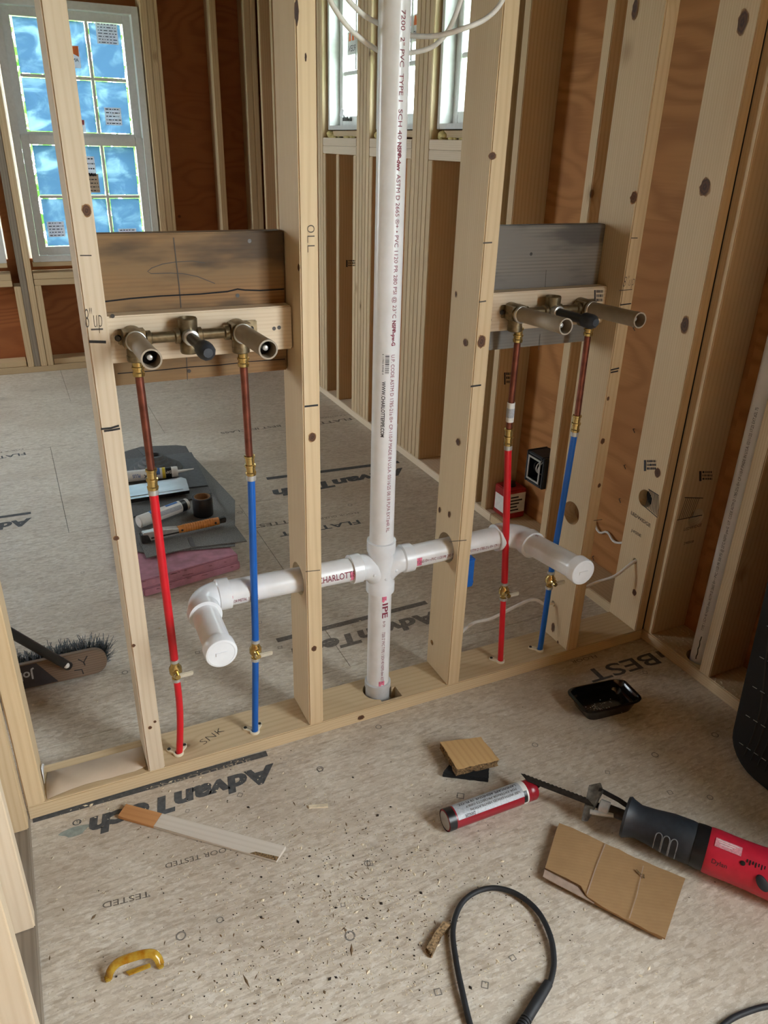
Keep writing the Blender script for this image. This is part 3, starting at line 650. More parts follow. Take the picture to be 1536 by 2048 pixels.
# prominent knots at their places
def knot(u, v, plane, c, a, b, par):
    a *= .8; b *= .8
    if plane == 'y': p = UY(u, v, c); ellipse_mark('knot', p, (a, 0, 0), (0, 0, b), 'knot', par, n=NY)
    elif plane == 'x': p = UX(u, v, c); ellipse_mark('knot', p, (0, a, 0), (0, 0, b), 'knot', par, n=NX)
    else: p = UZ(u, v, c); ellipse_mark('knot', p, (a, 0, 0), (0, b, 0), 'knot', par, n=(0, 0, 1))
for k_ in ((173, 420, 'y', 0, .010, .014), (625, 874, 'y', 0, .012, .016), (628, 1297, 'y', 0, .009, .011), (963, 683, 'y', 0, .014, .022), (984, 312, 'y', 0, .013, .010), (1267, 690 - 295, 'y', 0, .014, .02), (1270, 18, 'x', 1.223, .012, .028),
           (594, 24, 'x', .4065, .016, .026), (612, 115, 'x', .4065, .007, .009), (598, 535, 'x', .4065, .009, .01), (916, 884, 'x', .818, .012, .012), (931, 685, 'x', .82, .014, .012), (944, 200, 'x', .825, .01, .016), (912, 588, 'x', .821, .005, .01),
           (879, 1020, 'x', .817, .007, .012), (898, 1028, 'x', .817, .007, .013), (300, 1455, 'y', 0, .006, .006), (310, 1443, 'y', 0, .005, .005), (267, 1291, 'y', 0, .006, .006), (232, 1076, 'y', 0, .008, .008),
           (1216, 797, 'y', 0, .006, .008), (1205, 882, 'y', 0, .01, .012), (1198, 971, 'y', 0, .008, .009), (1106, 1255, 'x', 1.228, .01, .022), (1116, 1284, 'x', 1.228, .006, .007),
           (1315, 945, 'x', 1.4935, .016, .022), (1410, 375, 'x', 1.494, .022, .03), (1370, 650, 'x', 1.494, .02, .03), (1485, 45, 'x', 1.494, .02, .036), (1269, 1185, 'x', 1.4935, .012, .015), (722, 1435, 'y', 0, .014, .0105)):
    knot(*k_, wm)

# ------------------------------------------------------------------ WINDOWS
def bar(m, a, b): m.box(a, b)
def window_back(n, x0, x1, z0, z1, parent_label, detail=True):
    t = thing('window_%d' % n, parent_label, 'window', ((x0 + x1) / 2, YB + .06, z0), kind='structure')
    y0, y1 = YB + .03, YB + .135
    m = MB()
    for a, b in (((x0, y0, z0), (x0 + .04, y1, z1)), ((x1 - .04, y0, z0), (x1, y1, z1)), ((x0 + .04, y0, z0), (x1 - .04, y1, z0 + .035)), ((x0 + .04, y0, z1 - .04), (x1 - .04, y1, z1))): m.box(a, b)
    for a, b in (((x0 - .05, YS0 + .013, z0 - .04), (x0 + .01, YS0 + .016, z1 + .04)), ((x1 - .01, YS0 + .013, z0 - .04), (x1 + .05, YS0 + .016, z1 + .04))): m.box(a, b)
    m.obj('window_frame', 'frame', t, .002)
    xm0, xm1 = x0 + .042, x1 - .042; zm = z0 + (z1 - z0) * .488
    for (a, b, ya) in ((z0 + .037, zm + .03, YB + .05), (zm - .002, z1 - .042, YB + .085)):
        low = ya < YB + .06
        s = MB(); sw = .045; g0, g1 = a + (.05 if low else .05), b - (.045 if not low else .05)
        for p, q in (((xm0, ya, a), (xm0 + sw, ya + .032, b)), ((xm1 - sw, ya, a), (xm1, ya + .032, b)), ((xm0 + sw, ya, a), (xm1 - sw, ya + .032, g0)), ((xm0 + sw, ya, g1), (xm1 - sw, ya + .032, b))): s.box(p, q)
        sash = s.obj('sash', 'frame', t, .002)
        gx0, gx1 = xm0 + sw, xm1 - sw; cw = (gx1 - gx0) / 3; zh = (g0 + g1) / 2
        for i in (1, 2): MB().box((gx0 + cw * i - .008, ya + .006, g0), (gx0 + cw * i + .008, ya + .026, g1)).obj('muntin', 'frame', sash, .002)
        for i in range(3): MB().box((gx0 + cw * i + .009, ya + .006, zh - .008), (gx0 + cw * (i + 1) - .009, ya + .026, zh + .008)).obj('muntin', 'frame', sash, .002)
        for i in range(3):
            for (p, q) in ((g0, zh - .008), (zh + .008, g1)):
                ax, bx = gx0 + cw * i + .008, gx0 + cw * (i + 1) - .008
                MB().box((ax, ya + .014, p), (bx, ya + .018, q)).obj('pane', 'glass', sash, 0, False)
                e = .005
                MB().box((ax + e, ya + .0125, p + e * .9), (bx - e, ya + .0135, q - e * .9)).obj('protective_film', 'film', sash, 0, False)
    return t
w1 = window_back(1, .046, .828, .682, 2.085, 'white six over six window with blue film on every pane in far wall')
w5 = window_back(2, -.95, -.104, .682, 2.085, 'white window at the left edge left of the blue-filmed window')
def sticker(par, u0, v0, u1, v1, y, mat='sticker', lines=4, cols=3):
    a, b = UY(u0, v1, y), UY(u1, v0, y); m = MB(); m.box((a.x, y - .001, a.z), (b.x, y, b.z)); o = m.obj('sticker', mat, par, 0, False)
    k = MB(); wd, hh = b.x - a.x, b.z - a.z
    for i in range(lines):
        x = a.x + wd * .08
        while x < b.x - wd * .1:
            ww = random.uniform(.04, .2) * wd; zt = b.z - hh * (i + .35) / lines
            k.box((x, y - .0016, zt - hh / lines * .26), (min(x + ww, b.x - wd * .05), y - .0011, zt)); x += ww + wd * .06
    if lines: k.obj('sticker_print', 'ink_blk', o, 0, False)
    return o
ys_ = YB + .095
sticker(w1, 195, 48, 233, 87, ys_, lines=7); sticker(w1, 212, 216, 241, 250, ys_, lines=5); sticker(w1, 98, 443, 127, 474, YB + .06, lines=5); sticker(w1, 238, 457, 272, 470, YB + .06, lines=2)
sticker(w1, 170, 313, 188, 352, YB + .06, lines=4); sticker(w1, 172, 348, 196, 385, YB + .06, 'rosin', lines=5)
s_ = sticker(w1, 136, 92, 157, 135, ys_, lines=0)
m = MB(); q = [UY(136, 92, ys_ - .002), UY(156, 92, ys_ - .002), UY(158, 114, ys_ - .002), UY(140, 104, ys_ - .002)]; m.poly(q); m.obj('sticker_print', 'sticker_or', s_, 0, False)
a0 = UY(158, 124, ys_ - .003); print_on('sticker_print', 'ANDERSEN', lambda s, t: a0 + V((-s, 0, t)), 'ink_blk', s_, size=.026)
s_ = sticker(w1, 158, 240, 169, 268, ys_, lines=0); m = MB(); m.poly([UY(157, 240, ys_ - .002), UY(168, 240, ys_ - .002), UY(168, 250, ys_ - .002), UY(158, 250, ys_ - .002)]); m.obj('sticker_print', 'canred', s_, 0, False)

def window_right(n, y0, y1, label):
    """tall narrow casement set towards the outside of the right wall"""
    z0, z1 = 1.462, 2.12; a, b = y0 + .010, y1 - .010
    t = thing('window_%d' % n, label, 'window', (XR + .1, (y0 + y1) / 2, z0), kind='structure')
    xa, xb = XR + .028, XR + .15
    m = MB()
    for p, q in (((xa, b - .02, z0), (xb, b, z1)), ((xa, a, z0), (xb, a + .02, z1)), ((xa, a + .02, z0), (xb, b - .02, z0 + .02)), ((xa, a + .02, z1 - .02), (xb, b - .02, z1))): m.box(p, q)
    for p, q in (((XS1 + .001, b - .01, z0 - .03), (XS1 + .004, b + .03, z1 + .03)), ((XS1 + .001, a - .03, z0 - .03), (XS1 + .004, a + .01, z1 + .03)), ((XS1 + .001, a + .01, z0 - .03), (XS1 + .004, b - .01, z0 + .01))): m.box(p, q)
    m.obj('jamb', 'frame', t, .002)
    sx0, sx1 = XR + .085, XR + .12; s = MB(); sw = .042
    a2, b2, za, zb = a + .022, b - .022, z0 + .022, z1 - .022
    for p, q in (((sx0, b2 - sw, za), (sx1, b2, zb)), ((sx0, a2, za), (sx1, a2 + sw, zb)), ((sx0, a2 + sw, za), (sx1, b2 - sw, za + sw)), ((sx0, a2 + sw, zb - sw), (sx1, b2 - sw, zb))): s.box(p, q)
    sash = s.obj('sash', 'frame', t, .002)
    g0, g1, zm = a2 + sw, b2 - sw, 1.72
    MB().box((sx0 + .006, g0, zm - .009), (sx1 - .006, g1, zm + .009)).obj('muntin', 'frame', sash, .002)
    MB().box((sx0 + .006, (g0 + g1) / 2 - .009, zm + .01), (sx1 - .006, (g0 + g1) / 2 + .009, zb - sw)).obj('muntin', 'frame', sash, .002)
    for p, q, zz, zt in ((g0, g1, za + sw, zm - .009), (g0, (g0 + g1) / 2 - .009, zm + .009, zb - sw), ((g0 + g1) / 2 + .009, g1, zm + .009, zb - sw)):
        MB().box((sx0 + .016, p, zz), (sx0 + .02, q, zt)).obj('pane', 'glass', sash, 0, False)
    st = MB().box((sx0 + .013, g0 + .06, 1.80), (sx0 + .0145, g1 - .03, 1.90)).obj('sticker', 'white', sash, 0, False)
    m = MB(); x = sx0 + .0122
    yy = g0 + .07
    while yy < g1 - .06: m.poly([(x, yy, 1.86), (x, yy + .03, 1.86), (x, yy + .024, 1.895), (x, yy + .008, 1.895)]); yy += .04
    m.obj('sticker_print', 'sticker_or', sash, 0, False)
    print_on('sticker_print', 'ANDERSEN', lambda s_2, t_2: V((x, g0 + .07 + s_2, 1.815 + t_2)), 'ink_blk', sash, length=g1 - g0 - .12)
    return t, sash
for n, (a, b), lb in ((3, WIN_R[0], 'narrow white window left of the tall white pipe in right wall'), (4, WIN_R[1], 'narrow white window partly behind the tall white pipe'), (5, WIN_R[2], 'narrow white window half hidden by the stud right of the pipe')):
    t, sash = window_right(n, a, b, lb)
    if n == 3:
        m = MB(); c = UX(695, 240, XR + .075); m.box((XR + .06, c.y - .035, c.z - .005), (XR + .084, c.y + .03, c.z + .012)); m.tube([(XR + .07, c.y + .02, c.z + .01), (XR + .06, c.y + .05, c.z + .04)], .005, 8); m.ball((XR + .065, c.y - .03, c.z + .006), .009)
        m.obj('crank_handle', 'dsteel', t)
        MB().prism([(XR + .055, c.y + .015, c.z + .01), (XR + .055, c.y + .06, c.z + .02), (XR + .055, c.y + .035, c.z + .055), (XR + .055, c.y + .0, c.z + .045)], (-.001, 0, 0)).obj('hang_tag', 'paper', t)
# shims and squeezed-out foam under the windows
for a, b in WIN_R:
    lumber('shim_block', (XR + .07, a + .04, 1.444), (XR + .07, b - .06, 1.444), .07, .026, 'stud_far', wr, bevel=0)
    m = MB()
    for i in range(7): m.ball((XR + .03 + random.random() * .02, b - .03 - i * .012 * random.random(), 1.432 + random.random() * .012), .012 + random.random() * .012, sc=(1, 1.3, .8))
    for i in range(10): m.ball((XR + .02, a + .05 + random.random() * (b - a - .1), 1.428), .006 + random.random() * .005, sc=(1, 1.8, .6))
    m.obj('spray_foam', 'sprayfoam', wr)

# ------------------------------------------------------------------ OUTDOORS seen through the panes
gr = MB().box((-30, -30, -3.1), (30, 40, -3.0)).obj('lawn', 'grass'); tag(gr, 'green lawn far below outside the windows', 'lawn', kind='structure')
def tree(x, y, h, label, n=1400, rad=1.9):
    t = thing('leafy_tree', label, 'tree', (x, y, -3.0), 'leafy trees outside the far window')
    MB().tube([(x, y, -3), (x + .1, y, -1), (x - .05, y + .1, h - 1)], [.16, .13, .05], 8).obj('trunk', 'bark2', t)
    m = MB()
    for i in range(n):
        d = V((random.gauss(0, 1), random.gauss(0, 1), random.gauss(0, 1))).normalized() * rad * random.random() ** .4
        c = V((x, y, h - .6)) + V((d.x, d.y, d.z * 1.25)); u = V((random.gauss(0, 1), random.gauss(0, 1), random.gauss(0, 1))).normalized() * .11; v = u.orthogonal().normalized() * .05
        m.poly([c - u, c + v, c + u, c - v])
    o = m.obj('foliage', 'leaf', t, 0, False); o['kind'] = 'stuff'
tree(.9, 8.2, 1.9, 'leafy green tree seen round the panes of the filmed window', 1600, 1.25); tree(-1.9, 8.6, 1.7, 'leafy green tree seen through the left edge window', 1200, 1.25)

# ------------------------------------------------------------------ DRAIN PIPE ASSEMBLY
dp = thing('drain_pipe', 'tall white plastic drain stack with capped side arms rising from the sill plate', 'pipe', (PX, PY, 0))
RP = .0302
up = MB().cyl((PX, PY, PZ + .03), (PX - .003, PY, 2.46), RP, seg=40).obj('stack_pipe', 'pvc', dp)
lo = MB().cyl((PX, PY, .03), (PX, PY, PZ - .04), RP, seg=40).obj('lower_pipe', 'pvc', dp)
MB().lathe((PX, PY, .006), (0, 0, 1), [(0, .0335), (.045, .0335), (.05, .0358), (.066, .0358), (.068, .0325)], 36).obj('base_coupling', 'grey_pvc', dp)
m = MB()
m.lathe((PX, PY, PZ - .078), (0, 0, 1), [(0, .0315), (.0, .0368), (.026, .0368), (.032, .0335), (.11, .0335), (.117, .0368), (.145, .0368), (.145, .0312)], 36)
cross = m.obj('cross_tee', 'fit', dp)
for sx_ in (-1, 1):
    pts = [V((PX + sx_ * .064, PY, PZ)), V((PX + sx_ * .048, PY, PZ - .001)), V((PX + sx_ * .030, PY, PZ - .008)), V((PX + sx_ * .014, PY, PZ - .024)), V((PX + sx_ * .004, PY, PZ - .046))]
    MB().tube(pts, [.0335, .0335, .033, .031, .027], 28).obj('branch', 'fit', cross)
    MB().lathe((PX + sx_ * .055, PY, PZ), (sx_, 0, 0), [(0, .0335), (.004, .0372), (.030, .0372), (.031, .0312)], 36).obj('hub', 'fit', cross)
for zz, xx in ((PZ - .03, PX + .0), (PZ - .012, PX - .032), (PZ - .012, PX + .03)):
    MB().ball((xx, PY - .0325, zz), .0045, sc=(1, .5, 1)).obj('mould_boss', 'fit', cross)
def arm(sx_, xe, y1, ze, zc, name):
    """horizontal arm along X to a sweep elbow, then a stub toward the viewer with a cap"""
    xa = PX + sx_ * .07; xh = xe - sx_ * .058
    a = MB().cyl((xa, PY, PZ), (xh, PY, ze), RP, seg=36).obj('side_arm', 'pvc', dp)
    R = .05
    pts = [V((xh + sx_ * .005, PY, ze))]
    for i in range(11):
        t = math.pi / 2 * i / 10; pts.append(V((xe - sx_ * R + sx_ * R * math.sin(t), PY - R + R * math.cos(t), ze)))
    pts.append(V((xe, PY - .062, ze)))
    e = MB().tube(pts, .0335, 28).obj('elbow', 'fit', dp)
    MB().lathe((xh - sx_ * .014, PY, ze), (sx_, 0, 0), [(0, .0312), (0, .0372), (.027, .0372), (.03, .0335)], 36).obj('hub', 'fit', e)
    MB().lathe((xe, PY - .048, ze), (0, -1, 0), [(0, .0335), (.003, .0372), (.029, .0372), (.029, .0312)], 36).obj('hub', 'fit', e)
    st = MB().cyl((xe, PY - .06, ze), (xe, y1 + .01, zc), RP, seg=36).obj('stub_out', 'pvc', dp)
    cp = MB().lathe((xe, y1 + .022, zc), (0, -1, 0), [(0, .0308), (0, .0345), (.024, .0345), (.0265, .033), (.0275, .030), (.0275, .028), (.0270, .0275)], 40).obj('end_cap', 'fit', dp)
    MB().box((xe - .012, y1 - .0068, zc - .004), (xe + .012, y1 - .0053, zc + .004)).obj('cap_emboss', 'fit', cp)
    return a, st
aL, sL = arm(-1, .163, -.145, PZ + .006, .437, 'l')
aR, sR = arm(1, 1.042, -.215, PZ + .004, .472, 'r')
def wrap(p0, ax, up_, r, ang):
    """lettering wrapped round a pipe: s runs along the axis, t round it"""
    ax = V(ax).normalized(); p0 = V(p0); n0 = V(up_); n0 = (n0 - ax * n0.dot(ax)).normalized(); b0 = n0.cross(ax)
    def f(s, t):
        q = ang + t / r; return p0 + ax * s + (n0 * math.cos(q) + b0 * math.sin(q)) * (r + .0006)
    return f
tocam = lambda x, y: V((CP.x - x, CP.y - y, 0))
def vtext(body, z0, length, ang, mat, par, sy, bold=0.0, x=PX, y=PY, down=True):
    print_on('pipe_print', body, wrap((x, y, z0), (0, 0, -1 if down else 1), tocam(x, y), RP, ang), mat, par, length=length, sy=sy, bold=bold)
# main print line down the stack (letter tops to the right)
vtext('7200  2" PVC  TYPE 1  SCH 40', 1.628, .215, .36, 'ink_red', up, .0125)
vtext('NSF®-dwv', 1.408, .052, .36, 'ink_red', up, .012, .04)
vtext('ASTM D 2665 ®+ • PVC 1120 PR 280 PSI @ 23°C', 1.350, .285, .36, 'ink_red', up, .0125)
vtext('NSF®-pw-G', 1.06, .055, .36, 'ink_red', up, .012, .04)
vtext('U.P. CODE ASTM D 1785-21a ®+ CP-110-P MADE IN U.S.A. 03/16/25 08:18 PLPA EXT#4R RL', .985, .44, .36, 'ink_red', up, .0125)
vtext('WWW.CHARLOTTEPIPE.COM', .925, .132, -.28, 'ink_blk', up, .0115, .02)
m = MB(); f = wrap((PX, PY, .985), (0, 0, -1), tocam(PX, PY), RP, -.08); s = 0
while s < .042:
    ww = random.choice((.0008, .0014, .0022)); m.poly([f(s, 0), f(s + ww, 0), f(s + ww, .009), f(s, .009)]); s += ww + random.choice((.0008, .0012))
m.obj('pipe_print', 'ink_blk', up, 0, False)
vtext('6 11942 03948 4', .987, .046, -.30, 'ink_blk', up, .006)
vtext('IPE', .338, .044, .25, 'ink_red', lo, .022, .02); vtext('®+ TM', .285, .018, .3, 'ink_red', lo, .010); vtext('7200 2" PVC TYPE 1 SCH 40 NSF®-dwv ASTM', .25, .165, .28, 'ink_red', lo, .0115)
up_arm = V((0, -1, .45))
print_on('pipe_print', 'CHARLOTTE', wrap((.447, PY, PZ), (1, 0, 0), up_arm, RP, -.55), 'ink_red', aL, length=.098, sy=.0235, bold=.01)
print_on('pipe_print', '11:24 METAL 12A  HS', wrap((.232, PY, PZ + .004), (1, 0, 0), up_arm, RP, -.75), 'ink_red', aL, length=.065, sy=.0125)
print_on('pipe_print', 'SDR 2665 ®+ • PVC 1120 PR 280 PSI @ 23°C   C ASTM D 1785-21a ®+ CP-110-P', wrap((.705, PY, PZ), (1, 0, 0), up_arm, RP, -.62), 'ink_red', aR, length=.275, sy=.0125)
print_on('pipe_print', 'IPE', wrap((.163, -.112, .438), (0, 1, 0), V((-.1, 0, 1)), RP, -.12), 'ink_red', sL, length=.034, sy=.02, bold=.01)
print_on('pipe_print', '®+ www.charlotte 2" PVC', wrap((.163, -.073, .44), (0, 1, 0), V((-.1, 0, 1)), RP, -.08), 'ink_red', sL, length=.075, sy=.0125)
print_on('pipe_print', 'R NF-110-P MADE IN U.S.A. 03/16/25 08:18', wrap((1.042, -.012, .45), (0, -1, 0), V((-.2, 0, 1)), RP, .05), 'ink_red', sR, length=.155, sy=.012)
for p, ax, pr in (((PX - .092, PY, PZ), (1, 0, 0), aL), ((PX + .092, PY, PZ), (1, 0, 0), aR), ((.225, PY, PZ + .004), (1, 0, 0), aL)):
    f = wrap(p, ax, up_arm, RP, -.9); m = MB(); m.quadset([[f(-.006 + random.random() * .004, i * .006), f(.008 + random.random() * .006, i * .006)] for i in range(5)], False, False); m.obj('primer_smear', 'primer', pr, 0, False)
f = wrap((PX, PY, PZ - .085), (0, 0, -1), tocam(PX, PY), RP, .2); m = MB(); m.quadset([[f(-.002, i * .004), f(.012 + .004 * math.sin(i * 2), i * .004)] for i in range(4)], False, False); m.obj('primer_smear', 'primer', lo, 0, False)
f = wrap((PX, PY, .088), (0, 0, -1), tocam(PX, PY), RP, .1); m = MB(); m.quadset([[f(-.002, i * .004), f(.012 + .004 * math.sin(i * 2), i * .004)] for i in range(5)], False, False); m.obj('primer_smear', 'primer', lo, 0, False)

# vent pipe in the right wall
vp = thing('vent_pipe', 'white plastic vent pipe through the plate in the dark right wall', 'pipe', (1.585, -.185, .0))
v1 = MB().cyl((1.585, -.185, .0), (1.585, -.185, 2.46), RP, seg=36).obj('pipe_run', 'pvc', vp)
vtext('TYPE 1 SCH 40 NSF®-dwv ASTM D 2665 ®+ • PVC 1120 PR 300 PSI @ 23°C NSF®-pw-G  U.P. CODE ASTM D 1785-21a ®+ CP-110-P MADE IN U.S.A. 02/11/25 17:25 EXT.#2L 7S', .145, .68, .35, 'ink_blk', v1, .011, 0, 1.585, -.185, False)
f = wrap((1.585, -.185, .045), (0, 0, 1), tocam(1.585, -.185), RP, .35); m = MB(); m.quadset([[f(s * .009, .001 * math.sin(s * 2)), f(s * .009, .003 + .001 * math.sin(s * 2))] for s in range(10)], False, False); m.obj('marker_line', 'marker', v1, 0, False)

# ------------------------------------------------------------------ FAUCET ROUGH-IN VALVES
def faucet(x0, zc, label, lw):
    t = thing('faucet_valve', label, 'faucet valve', (x0 + .1015, .053, zc), 'wall faucet rough-in valves')
    yb = .053; yc = .026
    b = MB(); b.cyl((x0, yc, zc), (x0 + .203, yc, zc), .0105, seg=18)
    for xs in (x0 + .026, x0 + .080, x0 + .122, x0 + .176): b.lathe((xs - .006, yc, zc), (1, 0, 0), [(0, .0105), (.002, .0145), (.01, .0145), (.012, .0105)], 18)
    b.lathe((x0 + .1015, yc, zc - .034), (0, 0, 1), [(0, .0165), (.003, .018), (.018, .018), (.022, .0165), (.046, .0165), (.05, .018), (.066, .0185), (.068, .017), (.062, .014)], 24)
    body = b.obj('valve_body', 'bronze', t)
    for xs in (x0, x0 + .203):
        m = MB(); m.lathe((xs, yb - .002, zc), (0, -1, 0), [(0, .021), (.03, .021), (.04, .019), (.05, .0185)], 24); m.cyl((xs, yc, zc), (xs, yc, zc - .034), .0165, seg=20); m.box((xs - .02, yc - .012, zc - .014), (xs + .02, yc + .018, zc + .017))
        m.lathe((xs, yc, zc - .030), (0, 0, -1), [(0, .0175), (.010, .0175), (.012, .015)], 20)
        e = m.obj('valve_end', 'bronze', t)
        sx_ = -1 if xs == x0 else 1
        q = MB(); q.box((xs + sx_ * .014 - .013, yb - .008, zc - .014), (xs + sx_ * .014 + .013 + sx_ * .014, yb - .002, zc + .016)); ear = q.obj('mounting_ear', 'bronze', e, .002)
        MB().lathe((xs + sx_ * .027, yb - .0082, zc), (0, -1, 0), [(0, .006), (.002, .0062), (.004, .004)], 12).obj('screw', 'dsteel', ear)
        L = .168
        s = MB(); s.lathe((xs, yc - .018, zc + .001), (0, -1, .035), [(0, .0185), (.01, .0172), (L - .018, .0172), (L - .016, .0178), (L, .0178), (L, .0148), (L - .03, .0142)], 28, caps=False)
        sl = s.obj('plastic_sleeve', 'sleeve', t)
        MB().lathe((xs, yc - .018, zc + .001), (0, -1, .035), [(L - .034, .0145), (L - .033, .0141)], 20).obj('sleeve_inside', 'char', sl)
        MB().lathe((xs, yc - .018, zc + .001), (0, -1, .035), [(L - .033, .005), (L - .016, .005), (L - .015, .0035)], 14).obj('valve_stem', 'steel', sl)
        MB().lathe((xs, yc - .019, zc), (0, -1, .02), [(0, .0195), (.006, .0195), (.007, .0175)], 24).obj('collar_ring', 'steel', e)
    xm = x0 + .1015
    MB().lathe((xm, yc - .012, zc), (0, -1, 0), [(0, .0155), (.012, .0155), (.016, .0145), (.017, .0115)], 24).obj('spout_collar', 'steel', t)
    sp_ = MB().lathe((xm, yc - .024, zc), (0, -1, .02), [(0, .0105), (.115, .0105)], 20).obj('test_nipple', 'black', t)
    MB().lathe((xm, yc - .030 - .088, zc + .002), (0, -1, .02), [(0, .013), (.004, .0165), (.030, .0165), (.036, .0135), (.042, .0085)], 10).obj('nipple_cap', 'boot', t)
    return t
faucet(.084, 1.062, 'bronze wall faucet valve with two open sleeves on the left rail below the brown plank', 0)
faucet(.942, 1.058, 'bronze wall faucet valve with two open sleeves on the right rail below the grey plank', 1)

# ------------------------------------------------------------------ SUPPLY PIPES
def supply(px_top, mats, label, z_valve, tops, YT=.026):
    """px_top: list of (u, v, y) down the run; valve and couplings placed along it"""
    pts = [UY(u, v, y) for u, v, y in px_top]
    t = thing('supply_pipe', label, 'pipe', pts[-1], 'red and blue supply pipes')
    def at(z):
        for a, b in zip(pts, pts[1:]):
            if b.z <= z <= a.z: return a.lerp(b, (a.z - z) / (a.z - b.z))
        return pts[-1] if z < pts[-1].z else pts[0]
    def run(z0, z1, n=14): return [at(z0 + (z1 - z0) * i / n) for i in range(n + 1)]
    def smoothrun(z0, z1):
        r = run(z0, z1, 20)
        for _ in range(26): r = [r[0]] + [(r[i - 1] + r[i] * 2 + r[i + 1]) / 4 for i in range(1, len(r) - 1)] + [r[-1]]
        return r
    ztop, zc, zv0, zv1, zb = tops
    def fitting(z0, z1, nm):
        a, b = at(z0), at(z1); L = (a - b).length
        o = MB().lathe(a, b - a, [(0, .0092), (.001, .0118), (.005, .0118), (.0065, .0098), (L * .42, .0098), (L * .45, .0122), (L * .55, .0122), (L * .58, .0102), (L - .010, .0102), (L - .008, .0118), (L - .002, .0112), (L, .0085)], 20).obj(nm, 'brass', t)
        return o
    fitting(ztop + .036, ztop, 'inlet_coupling')
    MB().tube(run(ztop + .004, zc + .004), .0080, 18).obj('copper_tube', 'copper', t)
    fitting(zc + .008, zc - .040, 'pex_coupling'); MB().lathe(at(zc - .034), at(zc - .05) - at(zc - .034), [(0, .0106), (.016, .0106)], 18).obj('crimp_ring', 'steel', t)
    MB().tube(smoothrun(zc - .042, zv0 - .004), .0092 if mats == 'red' else .0084, 18).obj('upper_tube', mats, t)
    a, b = at(zv0), at(zv1); L = (a - b).length; mid = a.lerp(b, .5)
    vv = MB().lathe(a, b - a, [(0, .0088), (.001, .0104), (.009, .0104), (.010, .0088), (.016, .0096), (L * .40, .0145), (L * .62, .0145), (L - .016, .0096), (L - .010, .0088), (L - .009, .0104), (L - .001, .0104), (L, .0088)], 20)
    vv.cyl(mid, mid + V((.001, -.018, .0)), .0085, seg=16)
    vo = vv.obj('shutoff_valve', 'brass', t)
    for z in (a.lerp(b, .06), a.lerp(b, .94)): MB().lathe(z + (a - b).normalized() * .004, b - a, [(0, .0108), (.008, .0108)], 18).obj('crimp_ring', 'steel', vo)
    c = mid + V((.0, -.019, -.004)); hd = MB(); hd.box(c + V((-.007, -.005, -.006)), c + V((.036, .002, .006))); hd.obj('valve_handle', 'handle', vo, .002)
    MB().cyl(mid + V((0, -.016, -.003)), mid + V((0, -.027, -.003)), .006, seg=12).obj('handle_nut', 'brass', vo)
    MB().tube(smoothrun(zv1 + .004, zb), .0080, 18).obj('lower_tube', mats, t)
    return t, at
Yb = .034
supply([(272, 705, .026), (295, 880, .027), (302, 935, .028), (305, 970, .03), (326, 1140, .018), (348, 1310, .026), (351, 1345, .029), (360, 1400, .03), (361, 1460, .033), (358, 1522, .034)], 'red', 'leftmost red supply pipe with brass shutoff under the left faucet valve', 0, (.990, .790, .325, .262, .012))
supply([(484, 680, .026), (498, 905, .028), (502, 940, .028), (511, 1280, .032), (511, 1310, .032), (510, 1478, .034)], 'blue', 'blue supply pipe under the left faucet valve beside the middle stud', 0, (.990, .790, .322, .262, .012))
tR, atR = supply([(1039, 645, .026), (1023, 800, .03), (1017, 870, .032), (1010, 1150, .034), (1007, 1190, .034), (1000, 1336, .036)], 'red', 'right-hand red supply pipe with printed sleeve on its copper under the right faucet valve', 0, (.988, .765, .315, .258, .012))
supply([(1180, 640, .026), (1152, 850, .03), (1147, 880, .03), (1103, 1140, .034), (1099, 1170, .034), (1078, 1314, .036)], 'blue', 'right-hand blue supply pipe crossing behind the capped stub', 0, (.988, .775, .315, .258, .012))
a, b = atR(.84), atR(.79)
sl = MB().lathe(a, b - a, [(0, .0088), (.0, .0098), (.05, .0098), (.05, .0088)], 18).obj('label_sleeve', 'white', tR); m = MB()
m.lathe(a.lerp(b, .28), b - a, [(0, .0100), (.024, .0100)], 18, caps=False); m.obj('sleeve_print', 'label_grey', sl)
# pipe clips on the plate
def clip(cx, cy, label, n):
    t = thing('pipe_clip', label, 'clip', (cx, cy, .038), 'cream clips where supply pipes enter the plate')
    m = MB(); z = .0385
    m.lathe((cx, cy, z), (0, 0, 1), [(0, .0085), (0, .0125), (.005, .0125), (.006, .0115), (.006, .0085)], 20, caps=False)
    for s in (-1, 1):
        ex, ey = cx + s * .019, cy + .020; u = V((ex - cx, ey - cy, 0)).normalized(); p = V((-u.y, u.x, 0)) * .0065
        a, b = V((cx, cy, z)) + u * .0095, V((ex, ey, z)); m.prism([a - p, b - p, b + u * .006 - p * .4, b + u * .006 + p * .4, b + p, a + p], (0, 0, .005))
    o = m.obj('clip_body', 'cream', t)
    for s in (-1, 1): MB().lathe((cx + s * .019, cy + .020, z + .005), (0, 0, 1), [(0, .0045), (.0015, .0042), (.002, .002)], 12).obj('screw', 'dsteel', t)
for (u, v, y), lb in (((358, 1522, .034), 'cream clip round the foot of the leftmost red pipe'), ((510, 1478, .034), 'cream clip round the foot of the left blue pipe'), ((1000, 1336, .036), 'cream clip round the foot of the right red pipe'), ((1078, 1314, .036), 'cream clip round the foot of the right blue pipe')):
    p = UZ(u, v - 8, .038); p = UY(u, v - 8, y); clip(p.x, y, lb, 0)

